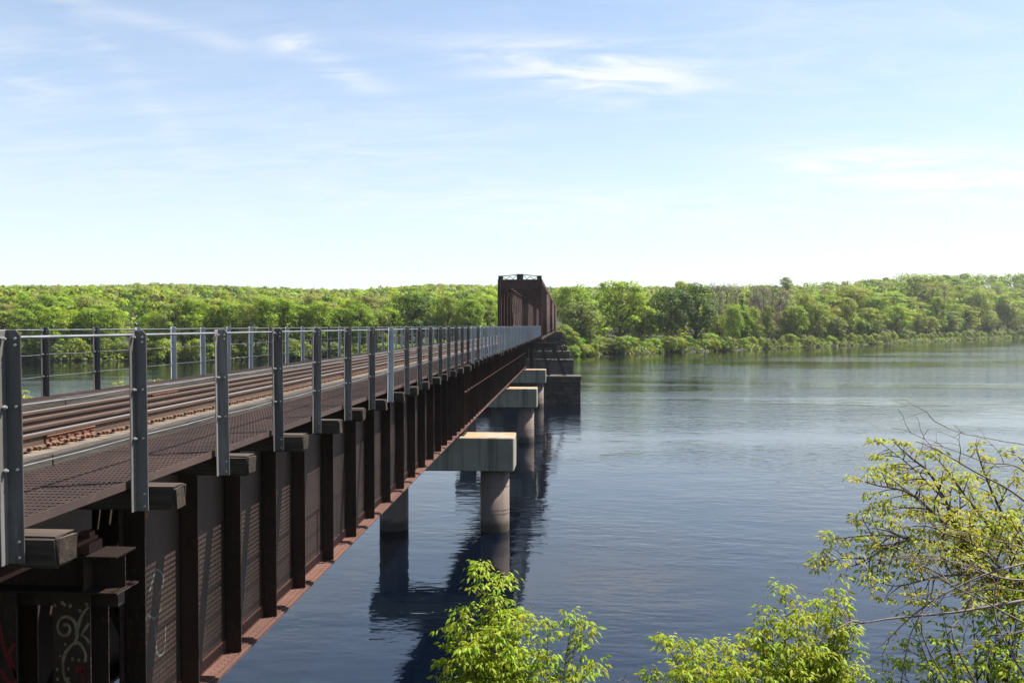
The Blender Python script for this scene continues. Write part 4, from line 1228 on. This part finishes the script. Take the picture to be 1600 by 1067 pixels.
for i in range(6):
    idx = np.where(ti == i)[0]
    tv, tt, tn = FT[i]
    m_ = len(tv)
    for j0 in range(0, len(idx), 400):
        id_ = idx[j0:j0 + 400]
        n = len(id_)
        a = rgf.uniform(0, 6.28, n); kx = rgf.uniform(.75, 1.15, n); kz = rgf.uniform(.78, 1.18, n)
        ca, sa = np.cos(a) * kx, np.sin(a) * kx
        X_ = tv[None, :, :, 0] * ca[:, None, None] - tv[None, :, :, 1] * sa[:, None, None] + pts[id_, 0][:, None, None]
        Y_ = tv[None, :, :, 0] * sa[:, None, None] + tv[None, :, :, 1] * ca[:, None, None] + pts[id_, 1][:, None, None]
        Z_ = tv[None, :, :, 2] * kz[:, None, None] + gz_[id_][:, None, None]
        cn, sn_ = np.cos(a), np.sin(a)
        NV.append(np.stack([tn[None, :, :, 0] * cn[:, None, None] - tn[None, :, :, 1] * sn_[:, None, None], tn[None, :, :, 0] * sn_[:, None, None] + tn[None, :, :, 1] * cn[:, None, None], tn[None, :, :, 2] + 0 * X_], -1).reshape(-1, 3).astype(np.float32))
        V.append(np.stack([X_, Y_, Z_], -1).reshape(-1, 3).astype(np.float32))
        c = colr[id_] if i < 5 else np.tile(np.array(LEAF['bare']), (n, 1))
        T_.append((tt[None] * c[:, None, :]).reshape(-1, 3).astype(np.float32))
V = np.concatenate(V); T_ = np.concatenate(T_); NV = np.concatenate(NV)
o = obj('woodland', np_mesh('woodland', V, np.arange(len(V)).reshape(-1, 4), 'leaf_any', T_, normals=NV))
tag(o, 'spring green woods covering the low hills behind both banks', 'woods', kind='stuff')
print('far trees', len(pts), 'cards', len(V) // 4)
# bushes hiding the embankment beside the truss end
for i, (dx, y, h_) in enumerate([(6.5, 296, 4.5), (10, 299, 4.0), (5.5, 303, 4.5), (8.5, 306, 5.0), (12, 309, 5.5), (6, 312, 4.0), (14, 303, 3.6), (9, 318, 6.0), (5.2, 290.5, 3.6), (8.2, 293, 3.4), (12, 296, 3.0)]):
    x = CX + dx; z = float(ground(np.array([x]), np.array([y]))[0])
    mt_ = ('shrub', 'mid', 'olive', 'dark')[i % 4]
    cm, tm_, H, Rd = template('shrub', i % 4)
    t = thing('shrub', nth('emb', mt_, 'shrub', 'shrub', 'on the embankment at the truss end'), 'shrub', (x, y, max(z, .3) - .3), 'embankment shrubs at the truss end')
    t.rotation_euler = (0, 0, i * 1.3); t.scale = (h_ / H * 1.1, h_ / H * 1.1, h_ / H)
    c = bpy.data.objects.new('crown', cm); COL.objects.link(c); c.parent = t; c['kind'] = 'stuff'
    c.material_slots[0].link = 'OBJECT'; c.material_slots[0].material = MATS['leaf_' + mt_]
    u = bpy.data.objects.new('stem', tm_); COL.objects.link(u); u.parent = t

# ------------------------------------------------------------------ foliage on the near bank
def P(px, py, depth):
    return Vector((0, 0, CAM_Z)) + px_dir(px, py) * depth
class Plant:
    def __init__(s, seed):
        s.rn = random.Random(seed); s.stem = MB(); s.bare = MB(); s.c = []; s.d = []; s.sz = []; s.ti = []
    def rv(s, k=1.0): return Vector((s.rn.uniform(-k, k), s.rn.uniform(-k, k), s.rn.uniform(-k, k)))
    def spray(s, p, n_leaf, size, tint, spread=1.0):
        """an umbrella of compound leaves hanging from one node"""
        rn = s.rn; a0 = rn.uniform(0, 6.28)
        for i in range(n_leaf):
            a = a0 + i * 6.28 / n_leaf + rn.uniform(-.5, .5)
            out = Vector((math.cos(a), math.sin(a), rn.uniform(-.25, .45))).normalized()
            L = size * rn.uniform(.9, 1.7) * spread
            q_ = p + out * L
            nl = rn.choice((3, 3, 5))
            side = out.cross(Vector((0, 0, 1))).normalized()
            tt = tint * Vector((rn.uniform(.82, 1.18), rn.uniform(.88, 1.12), 1.0))
            for j in range(nl):
                if j == 0: st, dr = q_, out
                else:
                    sg = 1 if j % 2 else -1
                    st = p + out * L * (.55 if j < 3 else .85); dr = (out * .55 + side * sg * .8)
                dr = (dr + Vector((0, 0, -rn.uniform(.25, 1.0))) + s.rv(.22)).normalized()
                s.c.append(st); s.d.append(dr); s.sz.append(size * rn.uniform(.75, 1.25) * (1 if j == 0 else .85)); s.ti.append(tt * rn.uniform(.85, 1.15))
    def twig(s, a, b_, r, sag=.0, bare=False, n=4, wob=.03):
        a, b_ = Vector(a), Vector(b_); L = (b_ - a).length
        pts = []
        for i in range(n + 1):
            t = i / n
            pts.append(a.lerp(b_, t) + Vector((0, 0, sag * L * math.sin(math.pi * t))) + (s.rv(wob * L) if 0 < i < n else Vector((0, 0, 0))))
        (s.bare if bare else s.stem).tube(pts, [max(.0018, r * (1 - .75 * i / n)) for i in range(n + 1)], 5, False)
        return pts
    def shoot(s, path, r0, size, tint, leaf_from=.35, gap=.085, tw=.42, dens=1.0, nl=3):
        """a leafy stem along the path, side twigs getting longer away from the tip"""
        pts = spline(path, 8)
        n = len(pts); s.stem.tube(pts, [max(.003, r0 * (1 - .88 * i / (n - 1))) for i in range(n)], 6, False)
        L = [0]
        for i in range(1, n): L.append(L[-1] + (pts[i] - pts[i - 1]).length)
        tot = L[-1]
        d = tot * leaf_from
        s.spray(pts[-1], nl + 1, size * .85, tint)
        while d < tot:
            i = max(1, next(j for j in range(n) if L[j] >= d))
            p = pts[i - 1].lerp(pts[i], (d - L[i - 1]) / max(1e-6, L[i] - L[i - 1]))
            rem = tot - d
            if s.rn.random() < dens:
                tl_ = min(tw, .06 + .40 * rem) * s.rn.uniform(.5, 1.15)
                a = s.rn.uniform(0, 6.28)
                ax = (pts[i] - pts[i - 1]).normalized()
                o_ = ax.orthogonal().normalized(); o2 = ax.cross(o_)
                dr = (o_ * math.cos(a) + o2 * math.sin(a) + ax * .55 + Vector((0, 0, .15))).normalized()
                tp = p + dr * tl_
                s.twig(p, tp, .004 + .006 * min(1, rem), .06)
                k = max(1, int(tl_ / .10))
                for q_ in range(k):
                    s.spray(p.lerp(tp, 1 - q_ * .85 / k), nl, size, tint)
            d += gap * s.rn.uniform(.7, 1.3)
    def build(s, root, leaf, stem_mat='twig_dark', stem_name='stem'):
        L = WL[root.name]
        part(stem_name, s.stem, stem_mat, root, smooth=True)
        if s.bare.v: part('bare_branch', s.bare, 'twig_bare', root, smooth=True)
        if s.c:
            c = np.array([tuple(v - L) for v in s.c]); d = np.array([tuple(v) for v in s.d]); z = np.array(s.sz)[:, None]
            rg = np.random.default_rng(len(c))
            up = np.array([0, 0, 1.0]) + rg.normal(size=c.shape) * .45
            b_ = np.cross(d, up); b_ /= np.linalg.norm(b_, axis=1, keepdims=True); nn = np.cross(b_, d)
            v = np.stack([c, c + d * z * .45 + b_ * z * .20 - nn * z * .04, c + d * z - nn * z * .18, c + d * z * .42 - b_ * z * .20 - nn * z * .04, c + d * z * .46 + nn * z * .05], 1).reshape(-1, 3)
            k = np.arange(len(c))[:, None] * 5
            f = np.concatenate([k + np.array([[0, 1, 4]]), k + np.array([[1, 2, 4]]), k + np.array([[2, 3, 4]]), k + np.array([[3, 0, 4]])], 1).reshape(-1, 3)
            ti = np.repeat(np.array([tuple(v_) for v_ in s.ti]), 4, axis=0)
            obj('foliage', np_mesh('foliage', v, f, leaf, ti), root, L, kind='stuff')
def base_at(px, depth):
    p = P(px, 600, depth); g = float(ground(np.array([p.x]), np.array([p.y]))[0])
    return Vector((p.x, p.y, g))
G1 = Vector((1, 1, 1))
# sapling in the middle foreground
b0 = base_at(785, 9.3)
pl_ = Plant(1); hub = P(782, 1230, 9.2)
root = thing('sapling', 'bright green leafy sapling with a tall pointed leader, bottom centre against the dark water', 'sapling', b0)
pl_.stem.tube(spline([b0 - Vector((0, 0, .3)), b0.lerp(hub, .5) + Vector((.06, 0, 0)), hub], 5), .035, 7, False)
for px_, py_, dp, mid, lf in [(745, 880, 9.2, (762, 1000), .40), (786, 901, 9.4, (783, 1010), .62), (713, 952, 9.0, (742, 1040), .5), (703, 982, 9.3, (735, 1060), .5), (790, 956, 9.0, (785, 1060), .45), (818, 958, 9.3, (800, 1050), .45),
                              (692, 1036, 9.1, (730, 1090), .5), (765, 985, 8.8, (770, 1070), .4), (730, 1010, 8.7, (750, 1080), .4), (800, 1015, 8.8, (795, 1080), .4), (770, 1030, 9.6, (775, 1090), .4), (842, 1020, 9.1, (815, 1090), .45), (720, 1060, 8.9, (745, 1110), .4)]:
    pl_.shoot([hub, P(mid[0], mid[1], (dp + 9.2) / 2), P(px_, py_, dp)], .014, .080, G1, lf, .044, .27, .95, 4)
pl_.build(root, 'leaf_fresh')
b0 = base_at(880, 9.0)
pl_ = Plant(2); hub = P(866, 1190, 9.0)
root = thing('sapling', 'thin sapling with sparse leaf tufts on red stems, right of the pointed sapling', 'sapling', b0)
pl_.stem.tube(spline([b0 - Vector((0, 0, .3)), b0.lerp(hub, .5) + Vector((.05, 0, 0)), hub], 5), .025, 7, False)
for px_, py_, dp, mid, lf in [(856, 972, 9.0, (856, 1080), .62), (894, 962, 9.1, (880, 1060), .66), (909, 966, 9.2, (890, 1050), .75), (930, 1030, 9.0, (895, 1090), .6), (903, 1040, 8.9, (885, 1100), .55), (876, 1050, 9.1, (872, 1110), .5), (850, 1045, 8.8, (858, 1100), .5)]:
    pl_.shoot([hub, P(mid[0], mid[1], dp), P(px_, py_, dp)], .010, .085, G1 * .95, lf, .07, .18, .95, 4)
pl_.build(root, 'leaf_fresh')
# wide bush right of centre
b0 = base_at(1215, 9.2)
pl_ = Plant(3); hub = P(1215, 1250, 9.2)
root = thing('leafy_bush', 'wide bright green bush at the bottom edge, between the saplings and the right tree', 'bush', b0)
pl_.stem.tube(spline([b0 - Vector((0, 0, .3)), b0.lerp(hub, .5) + Vector((-.08, 0, 0)), hub], 5), .05, 7, False)
for px_, py_, dp, mid, lf in [(1034, 992, 9.2, (1095, 1100), .5), (1074, 1001, 9.0, (1120, 1100), .5), (1106, 1000, 9.3, (1140, 1100), .45), (1136, 1004, 9.0, (1160, 1110), .4), (1160, 998, 9.4, (1175, 1100), .4), (1191, 984, 9.1, (1200, 1090), .4),
                              (1204, 950, 9.2, (1212, 1080), .45), (1227, 918, 9.3, (1225, 1060), .48), (1280, 942, 9.2, (1262, 1070), .42), (1305, 922, 9.4, (1285, 1060), .5), (1308, 940, 9.1, (1290, 1080), .45), (1330, 980, 9.0, (1295, 1090), .4), (1250, 962, 8.8, (1242, 1080), .4),
                              (1016, 1050, 9.1, (1085, 1130), .5), (1060, 1050, 8.8, (1115, 1130), .4), (1100, 1045, 8.7, (1140, 1130), .4), (1150, 1040, 8.7, (1170, 1120), .4), (1190, 1030, 8.8, (1200, 1110), .4), (1230, 1010, 8.7, (1228, 1100), .4), (1270, 1010, 8.8, (1255, 1100), .4), (1310, 1030, 8.9, (1280, 1110), .4), (1340, 1040, 9.1, (1300, 1120), .4), (1210, 1060, 8.6, (1210, 1140), .4), (1260, 1055, 8.6, (1245, 1140), .4)]:
    pl_.shoot([hub, P(mid[0], mid[1], (dp + 9.2) / 2), P(px_, py_, dp)], .016, .080, Vector((1.05, 1.0, 1.0)), lf, .052, .28, .95, 4)
pl_.build(root, 'leaf_fresh')
# tree leaning in from the right
b0 = base_at(1790, 8.2)
pl_ = Plant(4); hub = P(1680, 980, 8.2)
root = thing('leaning_tree', 'yellow green tree with airy spreading branches leaning in from the right edge', 'tree', b0)
pl_.stem.tube(spline([b0 - Vector((0, 0, .3)), b0.lerp(hub, .55) + Vector((.15, 0, 0)), hub], 6), [.10 - .05 * i / 12 for i in range(13)], 8, False)
YT = Vector((1.0, .95, 1.0))
def limb(path, r0, lf, tint=YT, gap=.068, tw=.42, dens=.9):
    pl_.shoot([hub] + [P(*q_) for q_ in path], r0, .063, tint, lf, gap, tw, dens, 4)
limb([(1560, 900, 8.2), (1500, 835, 8.2), (1478, 785, 8.2), (1453, 740, 8.2), (1420, 712, 8.1), (1396, 690, 8.1)], .030, .42)
limb([(1540, 880, 8.0), (1470, 812, 7.9), (1420, 770, 7.8), (1370, 758, 7.7), (1332, 746, 7.7)], .024, .45)
limb([(1560, 920, 8.0), (1490, 860, 7.8), (1430, 842, 7.7), (1380, 858, 7.6), (1330, 884, 7.5), (1280, 870, 7.5)], .026, .40)
limb([(1540, 900, 8.3), (1460, 850, 8.3), (1400, 836, 8.4), (1352, 838, 8.4)], .020, .35)
limb([(1600, 860, 8.5), (1560, 790, 8.6), (1535, 730, 8.7), (1524, 692, 8.7)], .024, .40)
limb([(1640, 820, 8.4), (1610, 740, 8.5), (1580, 700, 8.6)], .020, .35)
limb([(1570, 850, 8.1), (1520, 790, 8.1), (1480, 735, 8.2), (1455, 708, 8.3)], .022, .42)
limb([(1580, 900, 7.7), (1520, 850, 7.6), (1470, 830, 7.5), (1440, 800, 7.5)], .018, .30)
limb([(1600, 930, 7.8), (1540, 900, 7.6), (1470, 900, 7.5), (1400, 915, 7.4), (1355, 900, 7.4)], .020, .45, dens=.7)
limb([(1620, 880, 8.0), (1570, 820, 7.9), (1545, 770, 7.9)], .018, .25)
limb([(1640, 900, 7.8), (1600, 850, 7.7), (1575, 800, 7.7)], .018, .2)
limb([(1640, 930, 7.7), (1590, 900, 7.6), (1530, 880, 7.5)], .018, .2)
for a, b_ in (((1470, 812, 7.9), (1375, 790, 7.8)), ((1440, 842, 7.7), (1300, 842, 7.6)), ((1480, 785, 8.2), (1366, 684, 8.0)), ((1350, 872, 7.55), (1276, 886, 7.5)), ((1420, 845, 7.7), (1335, 812, 7.7)), ((1500, 835, 8.2), (1500, 745, 8.3)), ((1560, 790, 8.6), (1590, 745, 8.6))):
    pl_.shoot([P(*a), P((a[0] + b_[0]) / 2, (a[1] + b_[1]) / 2 - 6, (a[2] + b_[2]) / 2), P(*b_)], .010, .066, YT, .25, .075, .24, .9, 4)
pl_.build(root, 'leaf_freshold', 'twig_dark', 'trunk')
# dense low leaves in the right corner
b0 = base_at(1560, 7.4)
pl_ = Plant(5); hub = P(1540, 1230, 7.4)
root = thing('leafy_bush', 'green leafy bush filling the bottom right corner under the bare canes', 'bush', b0)
pl_.stem.tube(spline([b0 - Vector((0, 0, .3)), b0.lerp(hub, .5) + Vector((-.06, 0, 0)), hub], 5), .05, 7, False)
for px_, py_, dp in [(1400, 1030, 7.5), (1440, 985, 7.6), (1480, 1000, 7.3), (1520, 960, 7.6), (1560, 930, 7.6), (1590, 900, 7.4), (1600, 960, 7.2), (1545, 1010, 7.1), (1500, 1040, 7.1), (1450, 1045, 7.2), (1380, 1052, 7.4), (1580, 1030, 7.0), (1620, 1000, 7.2), (1605, 860, 7.7), (1470, 945, 7.8), (1420, 955, 7.9)]:
    pl_.shoot([hub, P(1540 * .5 + px_ * .5, (py_ + 1230) / 2 + 20, 7.4), P(px_, py_, dp)], .014, .070, Vector((1.0, .98, 1)), .45, .075, .28, .85, 3)
pl_.build(root, 'leaf_fresh')
# leafless arching canes on the right
b0 = base_at(1690, 7.0)
pl_ = Plant(6); hub = P(1690, 960, 7.1)
root = thing('bare_shrub', 'tangle of bare pinkish grey arching canes crossing the right foliage', 'shrub', b0)
pl_.stem.tube([b0 - Vector((0, 0, .3)), b0.lerp(hub, .6) + Vector((.1, 0, 0)), hub], .045, 6, False)
def cane(path, r0, side=7, seed=0):
    pts = spline([P(*q_) for q_ in path], 8); n = len(pts)
    pl_.stem.tube(pts, [max(.0022, r0 * .75 * (1 - .8 * i / (n - 1))) for i in range(n)], 6, False)
    for k in range(max(2, int(side * .6))):
        i = pl_.rn.randrange(n // 4, n - 1); p = pts[i]; ax = (pts[i + 1] - pts[i]).normalized()
        L = pl_.rn.uniform(.15, .6)
        e = p + (ax * .8 + pl_.rv(.7)).normalized() * L
        tp = pl_.twig(p, e, .0045, pl_.rn.uniform(-.1, .15), False, 5, .05)
        for q_ in range(2):
            pl_.twig(tp[2 + q_], tp[2 + q_] + (ax * .5 + pl_.rv(.8)).normalized() * L * .5, .0026, .05, False, 3, .05)
cane([(1690, 880, 7.1), (1600, 782, 7.0), (1520, 735, 6.9), (1470, 706, 6.9), (1432, 689, 6.9)], .016, 8)
cane([(1680, 830, 7.3), (1600, 736, 7.3), (1540, 722, 7.3), (1480, 700, 7.2), (1430, 690, 7.2)], .012, 8)
cane([(1690, 760, 7.5), (1620, 703, 7.5), (1560, 688, 7.5), (1500, 676, 7.5), (1472, 664, 7.5)], .009, 4)
cane([(1690, 930, 6.9), (1600, 938, 6.9), (1500, 955, 6.9), (1400, 965, 6.9), (1345, 972, 6.9), (1316, 962, 6.9)], .020, 12)
cane([(1690, 900, 7.0), (1580, 905, 7.0), (1500, 880, 7.1), (1440, 872, 7.2), (1380, 868, 7.2)], .014, 9)
cane([(1690, 1010, 6.7), (1600, 972, 6.7), (1530, 935, 6.7), (1470, 905, 6.8), (1435, 880, 6.8)], .014, 8)
cane([(1690, 860, 7.0), (1600, 880, 6.9), (1520, 905, 6.9), (1440, 950, 6.9), (1385, 1000, 6.9), (1362, 1016, 6.9)], .014, 9)
cane([(1510, 1120, 6.7), (1440, 985, 6.8), (1470, 925, 6.9), (1500, 870, 7.0)], .010, 6)
cane([(1560, 1130, 6.6), (1490, 1000, 6.7), (1505, 960, 6.8), (1515, 935, 6.8)], .012, 5)
cane([(1400, 1120, 7.0), (1420, 1000, 7.0), (1450, 930, 7.0), (1445, 860, 7.1), (1440, 780, 7.2)], .008, 5)
cane([(1690, 940, 7.0), (1560, 920, 7.0), (1450, 935, 7.1), (1400, 915, 7.1), (1383, 895, 7.1)], .009, 5)
cane([(1700, 1000, 6.5), (1600, 985, 6.5), (1585, 1010, 6.5), (1583, 1030, 6.5)], .010, 2)
cane([(1680, 880, 7.2), (1580, 850, 7.2), (1500, 830, 7.3), (1430, 810, 7.3)], .010, 8)
cane([(1640, 1120, 6.6), (1560, 980, 6.7), (1560, 900, 6.8), (1590, 830, 6.9)], .012, 6)
pl_.build(root, 'leaf_fresh', 'twig_bare', 'cane')
# dry grass stalks between the plants
b0 = base_at(960, 8.6); pl_ = Plant(7)
root = thing('dry_grass_tuft', 'few dry pale grass stalks at the bottom edge between sapling and bush', 'grass', b0)
for a, m_, e in (((935, 1120), (940, 1060), (952, 1038)), ((960, 1120), (975, 1060), (988, 1045)), ((985, 1120), (985, 1070), (1004, 1052)), ((1010, 1120), (990, 1075), (970, 1058))):
    pts = spline([b0] + [P(q_[0], q_[1], 8.6) for q_ in (a, m_, e)], 6)
    pl_.stem.tube(pts, [.006 * (1 - .7 * i / len(pts)) for i in range(len(pts))], 4, False)
pl_.build(root, 'leaf_fresh', 'twig_bare', 'stalk')
# saplings showing beyond the far railing
b0 = base_at(150, 20.5)
pl_ = Plant(8); hub = P(180, 680, 20.5)
root = thing('sapling', 'pale leaf sprigs showing through the far railing at the left', 'sapling', b0)
pl_.stem.tube([b0 - Vector((0, 0, .3)), b0.lerp(hub, .5), hub], .05, 6, False)
for px_, py_ in ((158, 606), (185, 597), (200, 606), (172, 612), (240, 603), (250, 596), (268, 606), (215, 612), (4, 600), (12, 612), (45, 620), (140, 615), (283, 600)):
    pl_.shoot([hub, P((px_ + 180) / 2, 650, 20.5), P(px_, py_, 20.5)], .02, .10, G1, .6, .16, .4, .9)
pl_.build(root, 'leaf_freshold')

# ------------------------------------------------------------------ thin spring haze over the valley
hz_m = bpy.data.materials.new('valley_haze'); hz_m.use_nodes = True
hn = NT(hz_m.node_tree)
pv_ = hn.n('ShaderNodeVolumePrincipled', ins={'Color': (0.93, 0.96, 1.0, 1), 'Density': 0.00007, 'Anisotropy': 0.2})
hn.t.links.new(pv_.outputs[0], hn.n('ShaderNodeOutputMaterial').inputs['Volume'])
MATS['valley_haze'] = hz_m
o = obj('haze', MB().box(-5400, 5400, -5400, 5400, -4.5, 125).mesh('haze', 'valley_haze'))
tag(o, 'thin pale haze in the air over the river valley', 'haze', kind='stuff')
